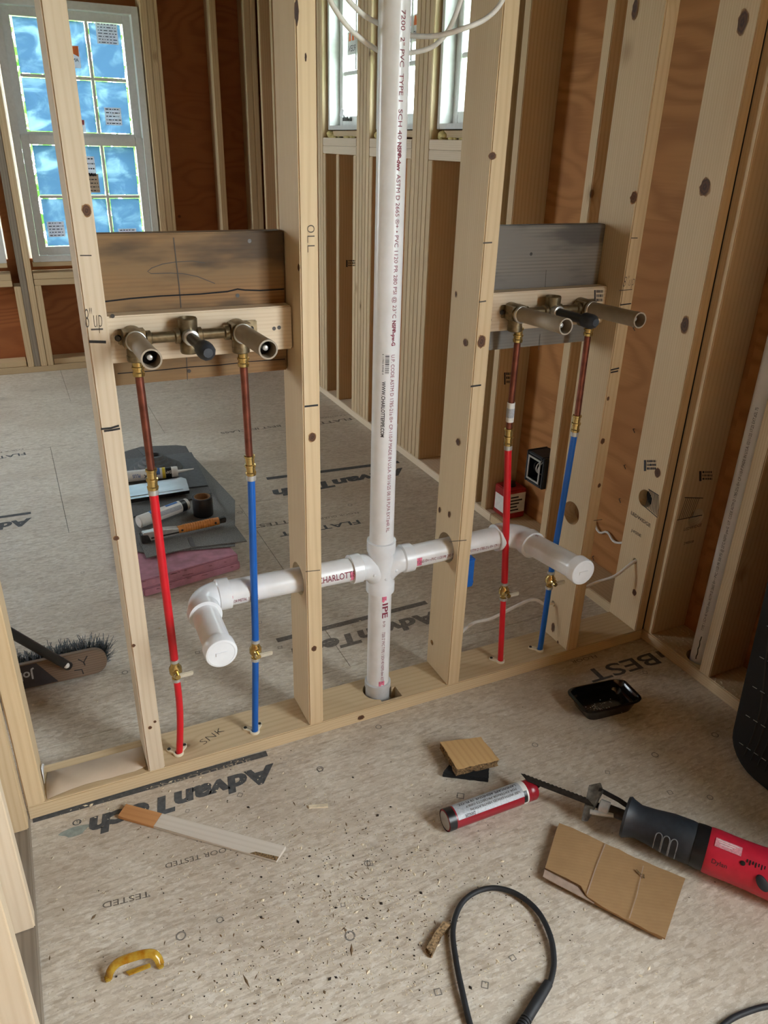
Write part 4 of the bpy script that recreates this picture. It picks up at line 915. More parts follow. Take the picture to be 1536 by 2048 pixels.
# ------------------------------------------------------------------ CABLES, BOXES on the framing
def smooth_path(pts, n=6):
    pts = [V(p) for p in pts]; out = []
    P = [pts[0] * 2 - pts[1]] + pts + [pts[-1] * 2 - pts[-2]]
    for i in range(1, len(P) - 2):
        a, b, c, d = P[i - 1:i + 3]
        for k in range(n):
            t = k / n; out.append(((b * 2) + (c - a) * t + (a * 2 - b * 5 + c * 4 - d) * t * t + (b * 3 - a - c * 3 + d) * t ** 3) * .5)
    return out + [pts[-1]]
o = MB().tube(smooth_path([UY(640, -60, .06), UY(660, 0, .075), UY(700, 58, .095), UY(753, 99, .108), UY(785, 107, .112), UY(812, 107, .108), UY(862, 95, .08), UY(897, 60, .06), UY(925, -10, .05), UY(935, -60, .05)]), .0048, 10, flat=1.0).obj('electric_cable', 'cable'); tag(o, 'white cable in the lower of two slack loops behind the tall pipe', 'cable', 'slack white cables')
o = MB().tube(smooth_path([UY(640, -95, .06), UY(690, -10, .08), UY(725, 28, .1), UY(755, 46, .11), UY(785, 62, .112), UY(812, 70, .10), UY(870, 72, .04), UY(930, 56, -.008), UY(975, 35, -.012), UY(1005, 0, -.012), UY(1015, -50, -.012)]), .0048, 10).obj('electric_cable', 'cable'); tag(o, 'white cable in upper slack loop passing in front of the right stud', 'cable', 'slack white cables')
o = MB().tube(smooth_path([(.845, .10, .12), (.90, .13, .085), UY(945, 1247, .16), UY(985, 1236, .15), UY(1060, 1200, .12), (1.2, .092, .158), (1.247, .09, .155), (1.30, .09, .172), UY(1190, 1166, .10), UY(1230, 1152, .07), (1.49, .055, .262), (1.528, .055, .268)]), .005, 10).obj('electric_cable', 'cable'); tag(o, 'white cable sagging low through drilled studs at lower right', 'cable')
o = MB().tube(smooth_path([(1.67 - .006, .58, .42), UX(1190, 1050, 1.66), UX(1215, 1065, 1.66), UX(1238, 1086, 1.655), (1.655, .12, .3)]), .004, 8).obj('electric_cable', 'cable'); tag(o, 'white cable stapled along the sheathing between right studs', 'cable')
ob = thing('outlet_box', 'black square outlet box with steel ring on the right wall', 'outlet box', (1.53, .625, .345))
m = MB(); y0, y1, z0, z1 = .573, .682, .285, .405; xf = 1.512
for p, q in (((xf, y0, z0), (1.60, y0 + .012, z1)), ((xf, y1 - .012, z0), (1.60, y1, z1)), ((xf, y0 + .012, z0), (1.60, y1 - .012, z0 + .012)), ((xf, y0 + .012, z1 - .012), (1.60, y1 - .012, z1)), ((1.59, y0 + .012, z0 + .012), (1.60, y1 - .012, z1 - .012))): m.box(p, q)
m.obj('box_body', 'blackmatte', ob, .003)
m = MB(); r0 = [(xf - .001, y, z) for y, z in ((.59, .30), (.665, .30), (.665, .392), (.59, .392))]; r1 = [(xf - .001, y, z) for y, z in ((.597, .307), (.658, .307), (.658, .385), (.597, .385))]
m.quadset([r0, [(xf - .004, b, c) for a, b, c in r0], [(xf - .004, b, c) for a, b, c in r1], r1], True, False); m.obj('steel_ring', 'steel', ob)
for i in range(3): MB().tube(smooth_path([(1.58, .61 + i * .012, .31), (1.53, .62 + i * .006, .33), (1.525, .615 + i * .014, .36), (1.575, .63 + i * .006, .385)]), .0022, 8).obj('wire', 'cable' if i < 2 else 'dsteel', ob)
bb = thing('junction_box', 'blue plastic box nailed on the hidden side of the stud right of the stack', 'junction box', (.89, .09, .345))
MB().box((.854, .072, .297), (.921, .118, .388)).obj('box_body', 'boxblue', bb, .004)
for z in (.305, .375): MB().box((.9212, .078, z), (.9245, .112, z + .008)).obj('box_rib', 'boxblue', bb, .001)
m = MB(); m.cyl((.885, .070, .37), (.885, .12, .37), .004, seg=10); m.obj('box_nail', 'steel', bb)
rc = thing('solvent_can', 'small red and white tin standing on the plate in the right wall bay', 'can', (1.60, .88, .038))
MB().box((1.555, .83, .0385), (1.645, .925, .165)).obj('can_body', 'canred', rc, .004)
MB().box((1.562, .8285, .065), (1.64, .8298, .15)).obj('can_label', 'white', rc); MB().box((1.5535, .84, .06), (1.5548, .915, .13)).obj('can_label', 'white', rc)
MB().lathe((1.60, .878, .165), (0, 0, 1), [(0, .02), (.004, .02), (.005, .016), (.016, .016), (.018, .013)], 18).obj('can_cap', 'black', rc)
m = MB()
for i in range(5): m.box((1.57, .8275, .075 + i * .014), (1.57 + .03 + .03 * random.random(), .8284, .081 + i * .014))
m.obj('label_print', 'ink_blk', rc, 0, False)

# paper on the plate at the left bay
m = MB(); n = 8; L = []
for i in range(n + 1):
    t = i / n; x = -.226 + .222 * t; L.append([(x, .008 + .010 * math.sin(t * 3) + (.0 if t < .9 else .01), .0395 + .004 * abs(math.sin(t * 5))), (x, .045, .042), (x + .006, .095, .040)])
m.quadset(L, False, False)
o = m.obj('rosin_paper', 'rosin'); md = o.modifiers.new('s', 'SOLIDIFY'); md.thickness = .0008; tag(o, 'brown building paper lying on the sill plate in the left bay', 'paper')
m = MB(); m.quadset([[(-.2285, .06 + .05 * t, .04), (-.2285 + .004 * t, .06 + .05 * t, .085 - .03 * t * t)] for t in (0, .3, .6, 1)], False, False)
o = m.obj('paper_scrap', 'paper'); md = o.modifiers.new('s', 'SOLIDIFY'); md.thickness = .0006; tag(o, 'white paper corner curling beside the end stud on the plate', 'paper')

# ------------------------------------------------------------------ FOAM STACK AND WHAT LIES ON IT
A = UZ(480, 1139); B = UZ(286, 1196); ux = (A - B).normalized(); uy = V((-ux.y, ux.x, 0)); A = V(A)
HT = .033
def foam(z, dx, label):
    o = A + ux * dx + V((0, 0, z)); wdt, ln = .375, 1.12
    pts = [o, o + uy * ln, V((o.x - ux.x * wdt + .055, o.y + uy.y * ln - .02, o.z)), o - ux * (wdt - .02)]
    t = thing('foam_board', label, 'foam board', o - ux * wdt / 2, 'stacked pink foam boards')
    MB().prism(pts, (0, 0, HT - .001)).obj('board_slab', 'foam', t, .004)
    m = MB()
    for i in range(9):
        c = o + uy * (-.0006) - ux * random.uniform(.02, .4) + V((0, 0, random.uniform(.004, HT - .006))); l = random.uniform(.006, .03)
        m.poly([c, c - ux * l + V((0, 0, .002)), c - ux * l * .8 + V((0, 0, .004)), c - ux * l * .2 + V((0, 0, .0025))])
    m.obj('scuff_mark', 'foam_dirty', t, 0, False)
foam(0.0005, .002, 'pink foam board on the floor, lower of the two'); foam(HT + .0005, -.004, 'pink foam board under the dark shingles, upper of the two')
ZF = HT * 2
def flat(name, px, z, th, mat, label, cat, group=None, bev=0):
    m = MB(); pts = [UZ(u, v, z + th) - V((0, 0, th)) for u, v in px]; m.prism(pts, (0, 0, th)); o = m.obj(name, mat, None, bev); return tag(o, label, cat, group)
def shingle(px, z, label, joints, mat='shingle', tabs=None):
    t = thing('roof_shingle', label, 'shingle', UZ(*px[0], z), 'dark roofing shingles on the foam')
    pts = [UZ(u, v, z + .004) - V((0, 0, .004)) for u, v in px]; MB().prism(pts, (0, 0, .004)).obj('shingle_sheet', mat, t, .0008)
    for (a, b) in joints: MB().prism([UZ(a[0], a[1], z + .0042), UZ(a[0] + 9, a[1] - 1, z + .0042), UZ(b[0] + 9, b[1] - 1, z + .0042), UZ(b[0], b[1], z + .0042)], (0, 0, .0015)).obj('seal_strip', 'label_grey' if mat == 'x' else 'rubber', t)
shingle([(250, 1098), (292, 1106), (470, 1092), (470, 1000), (380, 905), (262, 930)], ZF + .001, 'dark shingle at the bottom of the pile peeping out at the left', [])
shingle([(293, 1115), (386, 1094), (494, 1082), (440, 1010), (406, 951), (255, 990), (268, 1060)], ZF + .006, 'grey roofing shingle under the tools with its front corner overhanging the foam', [((375, 1076), (382, 1094))], 'shingle')
shingle([(246, 1040), (424, 985), (372, 892), (353, 890), (282, 893), (249, 903)], ZF + .0115, 'charcoal roofing shingle under the rubber flashing at the back', [((275, 898), (288, 912))], 'shingle2')
ZT = ZF + .017
# rubber roof flashing with cone
rf = thing('pipe_flashing', 'dark rubber roof flashing with ringed cone at the back of the pile', 'flashing', UZ(316, 925, ZT))
MB().prism([UZ(u, v, ZT + .004) - V((0, 0, .003)) for u, v in ((251, 918), (383, 904), (410, 955), (416, 970), (253, 990))], (0, 0, .003)).obj('base_sheet', 'rubber', rf, .001)
c = UZ(312, 938, ZT + .004)
MB().lathe(c, (0, 0, 1), [(0, .115), (.008, .112), (.012, .092), (.022, .088), (.025, .074), (.036, .070), (.038, .056), (.050, .052), (.052, .040), (.066, .036), (.068, .026), (.060, .024), (.03, .024)], 36, caps=False).obj('ringed_cone', 'rubber', rf)
# tubes of sealant
def caulk(p0, p1, r, z, label, nm, cfg):
    """tube lying from p0 (base end) to p1; cfg: bands [(t0, t1, material)], nozzle"""
    a, b = UZ(*p0, z + r), UZ(*p1, z + r); d = (b - a).normalized(); L = (b - a).length
    t = thing('caulk_tube', label, 'caulk tube', a.lerp(b, .5) - V((0, 0, r)), nm)
    MB().lathe(a, d, [(0, r * .86), (.002, r * .9), (.002, r), (L - .003, r), (L, r * .97)], 32).obj('tube_body', cfg['body'], t)
    MB().lathe(a + d * .0035, -d, [(0, r * .86), (.0040, r * .84)], 28).obj('base_disc', cfg['end'], t)
    for t0, t1, mt in cfg['bands']:
        MB().lathe(a + d * L * t0, d, [(0, r + .0004), (L * (t1 - t0), r + .0004)], 32, caps=False).obj('label_band', mt, t)
    for t0, a0, a1, mt, ln in cfg.get('patch', []):
        m = MB(); u = V((0, 0, 1)); v = d.cross(u); nseg = 8
        f = lambda s, k: a + d * L * s + (u * math.cos(k) + v * math.sin(k)) * (r + .0008)
        m.quadset([[f(t0, a0 + (a1 - a0) * i / nseg), f(t0 + ln, a0 + (a1 - a0) * i / nseg)] for i in range(nseg + 1)], False, False); m.obj('label_patch', mt, t)
    for body, t0, ang, sy, ln, mt, fl_ in cfg.get('text', []):
        u = V((0, 0, 1)); v = d.cross(u)
        def f(s, q, t0=t0, ang=ang, fl_=fl_):
            k = ang + (-q if not fl_ else q) / r; s2 = a + d * (L * t0 + (s if not fl_ else -s)); return s2 + (u * math.cos(k) + v * math.sin(k)) * (r + .0012)
        print_on('label_print', body, f, mt, t, length=L * ln, sy=sy, bold=.01)
    if cfg.get('nozzle'):
        MB().lathe(b, d, [(0, r * .97), (.004, r), (.016, r), (.02, r * .9)], 28).obj('collar', cfg.get('colmat', 'white'), t)
        e = UZ(*cfg['nozzle'], z + r * .9); MB().lathe(b + d * .018, (e - b), [(0, .0075), ((e - b).length - .03, .003), ((e - b).length - .02, .0025)], 14).obj('nozzle', cfg.get('nozmat', 'white'), t)
    return t
caulk((236, 955), (346, 944), .0235, ZT + .006, 'white sealant tube with nozzle and yellow and black bands on the rubber flashing', 'white sealant tubes on the foam pile',
      dict(body='white', end='white', bands=[(.80, .855, 'label_yel'), (.86, .97, 'black')], patch=[(.66, -.9, 1.4, 'label_blue', .1)], nozzle=(388, 937), text=[('ALEX', .72, 1.15, .022, .26, 'ink_blk', True), ('DAP', .96, .9, .016, .09, 'white', True), ('PLUS', .4, 1.0, .02, .14, 'label_blue', True)]))
caulk((277, 1044), (374, 1008), .0235, ZT - .003, 'white sealant tube with blue label lying on the shingle before the tape roll', 'white sealant tubes on the foam pile',
      dict(body='white', end='white', bands=[(.84, .94, 'black')], patch=[(.22, -.3, .7, 'label_blue', .13), (.55, -.4, .3, 'label_blue', .24), (.2, .75, 1.5, 'label_grey', .62)], nozzle=None, text=[('E', .30, -.1, .02, .05, 'white', False)]))
# bent aluminium flashing
fa = thing('metal_flashing', 'bent shiny metal flashing sheet lying between the two white tubes', 'metal sheet', UZ(310, 985, ZT))
pp = [(256, 1000), (379, 981), (372, 958), (362, 955), (256, 972)]
MB().prism([UZ(u, v, ZT + .022) for u, v in pp], (0, 0, .0015)).obj('top_sheet', 'alu', fa)
MB().prism([UZ(256, 1000, ZT + .0215), UZ(379, 981, ZT + .0215), UZ(379, 987, ZT + .002), UZ(258, 1007, ZT + .002)], (0, .001, 0)).obj('shade_strip', 'dsteel', fa)  # dark steel strip stands in for shade below the raised sheet
MB().prism([UZ(u, v, ZT + .0245) for u, v in ((258, 990), (362, 975), (366, 978), (258, 994))], (0, 0, .001)).obj('fold_ridge', 'alu', fa)
# tape roll
tc_ = UZ(407, 1028, ZT - .005); tp = thing('tape_roll', 'wide roll of black tape standing on end on the shingles', 'tape', tc_)
MB().lathe(tc_, (0, 0, 1), [(0, .031), (0, .038), (.002, .0385), (.073, .0385), (.075, .038), (.075, .031)], 40, caps=False).obj('tape_wind', 'tape', tp)
MB().lathe(tc_, (0, 0, 1), [(0, .0312), (.0765, .0312), (.0765, .0285), (0, .0285)], 40, caps=False).obj('card_core', 'cardtube', tp)
# hammer tacker
a, b = UZ(283, 1078, ZT + .01), UZ(452, 1041, ZT + .012); d = (b - a).normalized(); s = V((-d.y, d.x, 0)); L = (b - a).length
ht = thing('hammer_tacker', 'steel hammer tacker with ribbed orange handle lying on the front shingle', 'stapler', a.lerp(b, .5) - V((0, 0, .02)))
q = lambda t, y, z: a + d * L * t + s * y + V((0, 0, z - .014))
m = MB(); m.prism([q(0, -.012, .004), q(.02, -.012, .040), q(.22, -.012, .040), q(.42, -.012, .030), q(.42, -.012, .006), q(.1, -.012, .004)], s * .026); m.obj('tacker_head', 'steel', ht, .002)
m = MB(); m.prism([q(-.005, -.015, 0), q(-.01, -.015, .034), q(.07, -.015, .03), q(.10, -.015, 0)], s * .032); m.obj('strike_block', 'dsteel', ht, .002)
MB().prism([q(.1, -.0135, .012), q(.42, -.0135, .012), q(.42, -.0135, .018), q(.1, -.0135, .018)], s * .001).obj('side_groove', 'dsteel', ht)
prof = [(0, .013)]
for i in range(13): prof += [(.012 + i * .0062, .0135), (.014 + i * .0062, .0148), (.016 + i * .0062, .0148), (.0175 + i * .0062, .0135)]
HL = L * .49; prof = [(t * HL / .105, r) for t, r in prof] + [(HL, .0135), (HL, .010)]
MB().lathe(q(.42, .001, .019), d, prof, 18, up=(0, 0, 1), sq=(1.1, .95)).obj('grip', 'orange', ht)
m = MB(); m.prism([q(.90, -.009, .010), q(.90, -.009, .029), q(.99, -.009, .032), q(1.0, -.009, .024), q(.99, -.009, .010)], s * .02); m.obj('butt', 'dsteel', ht, .002)
for t_ in (.46, .86): MB().lathe(q(t_, -.0135, .02), -s, [(0, .0045), (.0015, .004)], 12).obj('grip_rivet', 'dsteel', ht)

# ------------------------------------------------------------------ PUSH BROOM
bL_, bR_ = V((-.43, .485, .052)), UZ(214, 1318, .055); d = (bR_ - bL_).normalized(); nrm = V((d.y * .62 * -1 if False else   .0, -.96, .28)); nrm = (nrm - d * nrm.dot(d)).normalized(); hh = nrm.cross(d).normalized()
if hh.z < 0: hh = -hh
br = thing('push_broom', 'worn push broom with grey bristles lying behind the left end stud', 'broom', (bL_ + bR_) / 2 - V((0, 0, .05)))
Lb = (bR_ - bL_).length; Hb = .036
def oval(k, off): 
    pts = [bL_ - hh * Hb * k, ]; pts = [bL_ - hh * Hb * k + nrm * off]
    for i in range(13): t = -math.pi / 2 + math.pi * i / 12; pts.append(bR_ - d * Hb + d * Hb * math.cos(t) * k + hh * Hb * k * math.sin(t) + nrm * off)
    pts.append(bL_ + hh * Hb * k + nrm * off); return pts
m = MB(); m.quadset([oval(1, -.022), oval(1, -.002), oval(.93, 0)]); bo = m.obj('broom_block', 'broomwood', br)
x_ = V((0, 0, 1)).cross(d).normalized(); Mg = Matrix((x_, d.cross(x_), d)).transposed().to_4x4()          # wood grain runs along the block
bo.data.transform(Mg.inverted()); W[bo] = W[bo] @ Mg; bo.matrix_basis = W[br].inverted() @ W[bo]
# align wood grain along the block is handled by material; dark printed area with lettering
f = lambda s, t: bL_ + d * s + hh * t + nrm * .0006
m = MB(); m.poly([f(.0, -.033), f(Lb * .66, -.033), f(Lb * .54, .033), f(.0, .033)]); m.obj('block_print', 'ink_blk', bo, 0, False)
print_on('block_print', 'Jobsite', lambda s, t: f(Lb * .52 - s, .014 - t) + nrm * .0005, 'label_grey', bo, size=.034, bold=.02)
stroke('marker_letter', [f(Lb - .075, .018), f(Lb - .062, .006), f(Lb - .050, .022)], .003, 'marker', bo, nrm); stroke('marker_letter', [f(Lb - .062, .006), f(Lb - .060, -.004)], .003, 'marker', bo, nrm); stroke('marker_letter', [f(Lb - .09, -.012), f(Lb - .07, -.014), f(Lb - .068, -.028)], .003, 'marker', bo, nrm)
m = MB(); random.seed(3)
for i in range(4200):
    s = random.random() * Lb; k = random.uniform(-1, 1) * .03
    if s > Lb - .03: k *= .6
    p0 = bL_ + d * s + hh * k - nrm * .02; sp = V((random.gauss(0, .012), random.gauss(0, .012), random.gauss(0, .01))) + d * (.012 if s > Lb - .04 else 0)
    p1 = p0 - nrm * .055 + sp + hh * (.012 if k > 0 else .0)
    if p1.z < .002: p1.z = .002
    e = d.cross(p1 - p0).normalized() * .0017; m.poly([p0 - e - d * .001, p0 + e + d * .001, p1 + d * .0008, p1 - d * .0008])
bz = m.obj('bristles', 'bristle', br, 0, False); bz['kind'] = 'stuff'
hp = UZ(133, 1330, .075); hq = UZ(15, 1262, .30)
MB().tube([hp - (hq - hp).normalized() * .01, hp.lerp(hq, .5), hp + (hq - hp) * 3.0], .0125, 14).obj('handle', 'black', br)
MB().ball(hp + (CP - hp).normalized() * .011 + nrm * .004, .0085).obj('handle_bolt', 'white', br)

# ------------------------------------------------------------------ THINGS ON THE NEAR FLOOR
# thin wood strip, whitewashed with a raw end
P4 = [UZ(252, 1607, .011), UZ(572, 1692, .011), UZ(553, 1722, .007), UZ(235, 1632, .009)]
ws = thing('wood_strip', 'thin tapering strip of whitewashed wood with raw brown end on the floor', 'wood strip', (P4[0] + P4[2]) / 2 - V((0, 0, .01)))
z = (P4[1] - P4[0]).normalized()
def strip_piece(t0, t1, mat, nm):
    pts = [P4[0].lerp(P4[1], t0), P4[0].lerp(P4[1], t1), P4[3].lerp(P4[2], t1), P4[3].lerp(P4[2], t0)]
    m = MB(); m.quadset([[V((p.x, p.y, .001)) for p in pts], pts])
    x = V((0, 0, 1)).cross(z).normalized(); M = Matrix((x, z.cross(x), z)).transposed().to_4x4(); M.translation = pts[0]; Mi = M.inverted()
    for q in m.bm.verts: q.co = Mi @ q.co
    bmesh.ops.recalc_face_normals(m.bm, faces=m.bm.faces); bmesh.ops.bevel(m.bm, geom=list(m.bm.edges), offset=.0008, segments=1, affect='EDGES')
    me = bpy.data.meshes.new(nm); m.bm.to_mesh(me); m.bm.free(); return link(nm, me, mat, ws, M)
strip_piece(0, .235, 'strip_raw', 'raw_end'); strip_piece(.2352, 1, 'strip_pale', 'painted_length')
MB().prism([P4[2].lerp(P4[3], .0) + V((0, 0, .0005)), P4[2].lerp(P4[3], .16) + V((0, 0, .0005)), P4[2].lerp(P4[3], .13) + V((.004, .006, .001)), P4[2].lerp(P4[1], .25) + V((0, 0, .0008))], (0, 0, .0008)).obj('split_edge', 'bark', ws)

# scrap block on a black felt offcut
def rough_slab(name, px, z, th, top, side, label, cat, jag=.0025, parts=('face', 'rough_edge')):
    pts = [UZ(u, v, z + th) - V((0, 0, th)) for u, v in px]; c = sum(pts, V()) / len(pts)
    t = thing(name, label, cat, V((c.x, c.y, z)))
    def edge(k, dz):
        out = []
        for i, p in enumerate(pts):
            q = pts[(i + 1) % len(pts)]
            for j in range(10): out.append(p.lerp(q, j / 10) + (p.lerp(q, j / 10) - c).normalized() * random.uniform(-jag, jag) * k + V((0, 0, dz)))
        return out
    m = MB(); m.quadset([edge(1, 0), edge(1.6, th * .4), edge(1, th - .002)], True, True); m.obj(parts[1], side, t, 0, False)
    z_ = (pts[1] - pts[0]).normalized(); z_ = V((pts[2] - pts[1])).normalized(); x = V((0, 0, 1)).cross(z_).normalized(); M = Matrix((x, z_.cross(x), z_)).transposed().to_4x4(); M.translation = c; Mi = M.inverted()
    m = MB(); e1 = edge(.6, th - .002); e2 = [p + V((0, 0, .002)) for p in e1]; m.quadset([e1, e2])
    for q in m.bm.verts: q.co = Mi @ q.co
    bmesh.ops.recalc_face_normals(m.bm, faces=m.bm.faces); me = bpy.data.meshes.new(parts[0]); m.bm.to_mesh(me); m.bm.free(); link(parts[0], me, top, t, M, False); return t
rough_slab('felt_offcut', [(886, 1545), (905, 1520), (978, 1530), (977, 1556)], .0005, .014, 'char', 'char', 'square black felt offcut under the rough wooden block', 'offcut', .001, ('felt_face', 'felt_edge'))
sb = rough_slab('wood_block', [(880, 1484), (962, 1474), (998, 1519), (914, 1538)], .0155, .021, 'scrap', 'bark', 'rough sawn square wooden block lying on the black felt offcut', 'wood block', .0025)
# splintered sliver of wood by the cord
rough_slab('wood_sliver', [(853, 1893), (886, 1842), (905, 1846), (884, 1866), (864, 1908)], .0005, .011, 'sliver', 'bark', 'splintered sliver of wood left of the black cord loop', 'wood sliver', .003)
rough_slab('wood_chip', [(617, 1610), (655, 1607), (656, 1613), (618, 1615)], .0005, .004, 'dust', 'dust', 'small pale peg of wood right of the whitewashed strip', 'wood chip', .0006)
# red adhesive tube
caulk((890, 1641), (1053, 1582), .0255, .0005, 'dark red adhesive tube with silver label and black end lying below the saw blade', 'tubes on near floor',
      dict(body='tubered', end='steel', bands=[(0, .085, 'black'), (.90, .96, 'white')], patch=[(.10, -1.15, 1.05, 'label_silver', .80), (.90, .6, 1.7, 'black', .04)], nozzle=(1086, 1566), colmat='tubered', nozmat='black',
           text=[('LANDSCAPE ADHESIVE 10 FL OZ', .86, -.35, .010, .7, 'ink_blk', True), ('FOR EXTERIOR PROJECTS ONLY', .84, .1, .007, .62, 'pencil', True), ('USE WITH GOOD VENTILATION', .86, .45, .007, .6, 'pencil', True), ('DANGER', .3, .75, .010, .12, 'ink_blk', True)]))
a_ = UZ(890, 1641, .026); b_ = UZ(1053, 1582, .026)
# yellow handle
yh = thing('yellow_handle', 'broken translucent yellow plastic handle lying on the floor at lower left', 'handle', UZ(268, 1930))
p = [UZ(217, 1955, .004), UZ(222, 1940, .016), UZ(236, 1925, .022), UZ(262, 1915, .024), UZ(288, 1908, .024), UZ(306, 1908, .022), UZ(316, 1917, .014), UZ(321, 1930, .004)]
MB().tube(smooth_path(p, 5), .0085, 12, flat=.6).obj('grip_bar', 'amber', yh)
for q_ in ((216, 1957), (321, 1931)): c = UZ(*q_, .004); MB().box(c + V((-.006, -.006, -.0035)), c + V((.006, .006, .005))).obj('broken_foot', 'amber', yh, .002)
MB().prism([UZ(252, 1945, .003), UZ(300, 1928, .003), UZ(302, 1935, .003), UZ(258, 1952, .003)], (0, 0, .003)).obj('clear_web', 'amber', yh)

# black cord loop with moulded socket
cd = thing('power_cord', 'black power cord looped on the floor at the bottom centre', 'cord', UZ(560, 1900))
pth = [(972, 2130), (950, 2075), (940, 2048), (925, 1985), (912, 1920), (906, 1860), (920, 1812), (950, 1785), (990, 1776), (1035, 1789), (1075, 1822), (1100, 1870), (1108, 1920), (1102, 1960), (1092, 1975)]
MB().tube(smooth_path([UZ(u, v, .0062 + (.004 if 2 < i < 12 else 0)) for i, (u, v) in enumerate(pth)], 8), .0054, 14).obj('cord', 'blackmatte', cd)
a, b = UZ(1097, 1966, .0095), UZ(1054, 2036, .0105); d = (b - a).normalized(); L = (b - a).length
MB().lathe(a, d, [(0, .006), (0.001, .0088), (L * .5, .0098), (L * .97, .0098), (L, .0085)], 20).obj('strain_sleeve', 'blackmatte', cd)
pr = []
for i in range(6): pr += [(i * .006, .0085), (i * .006 + .001, .0105), (i * .006 + .004, .0105), (i * .006 + .005, .0085)]
MB().lathe(b, d, pr + [(.04, .011), (.055, .015), (.10, .015)], 18).obj('socket_boot', 'blackmatte', cd)
o = MB().tube(smooth_path([UZ(1420, 2075, .006), UZ(1460, 2040, .006), UZ(1500, 2022, .006), UZ(1540, 2012, .006), UZ(1600, 2010, .006)], 6), .0052, 12).obj('extension_cord', 'blackmatte'); tag(o, 'black cord crossing the bottom right corner of the floor', 'cord')

# cardboard piece
cbp = [(1117, 1645), (1370, 1757), (1330, 1878), (1086, 1750)]
cz = [.016, .018, .016, .020]
P4 = [UZ(u, v, z_) for (u, v), z_ in zip(cbp, cz)]
cb = thing('cardboard_piece', 'torn creased piece of brown cardboard on the floor beside the saw', 'cardboard', sum(P4, V()) / 4 - V((0, 0, .016)))
m = MB(); nU, nV = 16, 8; top = []
for i in range(nU + 1):
    row = []
    for j in range(nV + 1):
        s, t = i / nU, j / nV; p = P4[0].lerp(P4[1], s).lerp(P4[3].lerp(P4[2], s), t)
        p = p + V((0, 0, .002 * math.sin(s * 7) - .006 * max(0, 1 - abs(s - .38) * 12) * .4 + random.uniform(-.0004, .0004)))
        if j == nV and s < .45: p = p + (P4[0] - P4[3]).normalized() * (.030 if s < .12 else .032 - .045 * (s - .12) + random.uniform(-.003, .003)) * (1 if s < .36 else .2)
        if j in (0, nV): p = p + V((random.uniform(-.0015, .0015), random.uniform(-.0015, .0015), 0))
        row.append(p)
    top.append(row)
vt = [[m.bm.verts.new(p) for p in r] for r in top]; vb = [[m.bm.verts.new(p - V((0, 0, .0035))) for p in r] for r in top]
for i in range(nU):
    for j in range(nV):
        m.bm.faces.new((vt[i][j], vt[i + 1][j], vt[i + 1][j + 1], vt[i][j + 1])); m.bm.faces.new((vb[i][j], vb[i][j + 1], vb[i + 1][j + 1], vb[i + 1][j]))
for i in range(nU):
    m.bm.faces.new((vt[i][0], vb[i][0], vb[i + 1][0], vt[i + 1][0])); m.bm.faces.new((vt[i][nV], vt[i + 1][nV], vb[i + 1][nV], vb[i][nV]))
for j in range(nV): m.bm.faces.new((vt[0][j], vt[0][j + 1], vb[0][j + 1], vb[0][j])); m.bm.faces.new((vt[nU][j], vb[nU][j], vb[nU][j + 1], vt[nU][j + 1]))
m.obj('card_sheet', 'card', cb)
MAT['card_in'] = simple('inner_card_ply', (172, 150, 134), .85, 0, .08)
q = lambda s, t, dz=0: P4[0].lerp(P4[1], s).lerp(P4[3].lerp(P4[2], s), t) + V((0, 0, dz))
MB().prism([q(.0, .70, -.0065), q(.46, .80, -.0065), q(.44, 1.0, -.0065), q(0, 1.0, -.0065)], (0, 0, .0014)).obj('torn_layer', 'card_in', cb)
MB().prism([q(0, .02, -.0125), q(.98, .02, -.013), q(.98, .97, -.013), q(0.02, .97, -.0125)], (0, 0, .0055)).obj('under_fold', 'card', cb)
stroke('crease', [q(.39, .02, .001), q(.375, .5, .001), q(.37, .96, .001)], .002, 'card_in', cb, (0, 0, 1)); stroke('crease', [q(.70, .1, .001), q(.72, .6, .001), q(.72, .98, .001)], .0015, 'card_in', cb, (0, 0, 1))
stroke('tear_mark', [q(.66, .22, .0015), q(.70, .26, .0015), q(.72, .24, .0015), q(.73, .3, .0015)], .004, 'bark', cb, (0, 0, 1))

# black plastic tray
tz = .042; rim = [UZ(1131, 1378, tz), UZ(1243, 1355, tz), UZ(1288, 1400, tz), UZ(1176, 1428, tz)]
tc2 = sum(rim, V()) / 4
tr = thing('food_tray', 'shallow glossy black plastic tray spattered inside near the right corner', 'tray', V((tc2.x, tc2.y, 0)))
def rloop(k, z_, rad=.22, n=6):
    out = []
    for i in range(4):
        p, a, b = rim[i], rim[i - 1], rim[(i + 1) % 4]
        for j in range(n + 1):
            t = j / n; q0 = p.lerp(a, rad * (1 - t) ** 1.0); q1 = p.lerp(b, rad * t); e = p.lerp(a, rad).lerp(p, t).lerp(p.lerp(b, rad * t), t)
            out.append(tc2 + (V((e.x, e.y, 0)) - V((tc2.x, tc2.y, 0))) * k + V((0, 0, z_ - tc2.z)))
    return out
m = MB(); m.quadset([rloop(.78, .001), rloop(.93, .036), rloop(.95, .038), rloop(1.03, .038), rloop(1.035, .041), rloop(.95, .043), rloop(.92, .040), rloop(.86, .022), rloop(.84, .021), rloop(.76, .005)], True, True)
m.obj('tray_shell', 'blackgloss', tr)
m = MB()
for i in range(60):
    s, t = random.gauss(.35, .16), random.gauss(.62, .16); c = rim[0].lerp(rim[1], s).lerp(rim[3].lerp(rim[2], s), t); c = tc2 + (c - tc2) * .7; c.z = .0056; r = random.uniform(.0006, .0022)
    m.poly([c + V((math.cos(k) * r, math.sin(k) * r, 0)) for k in (0, 1.2, 2.5, 3.6, 5.0)])
sp = m.obj('spatter', 'white', tr, 0, False); sp['kind'] = 'stuff'

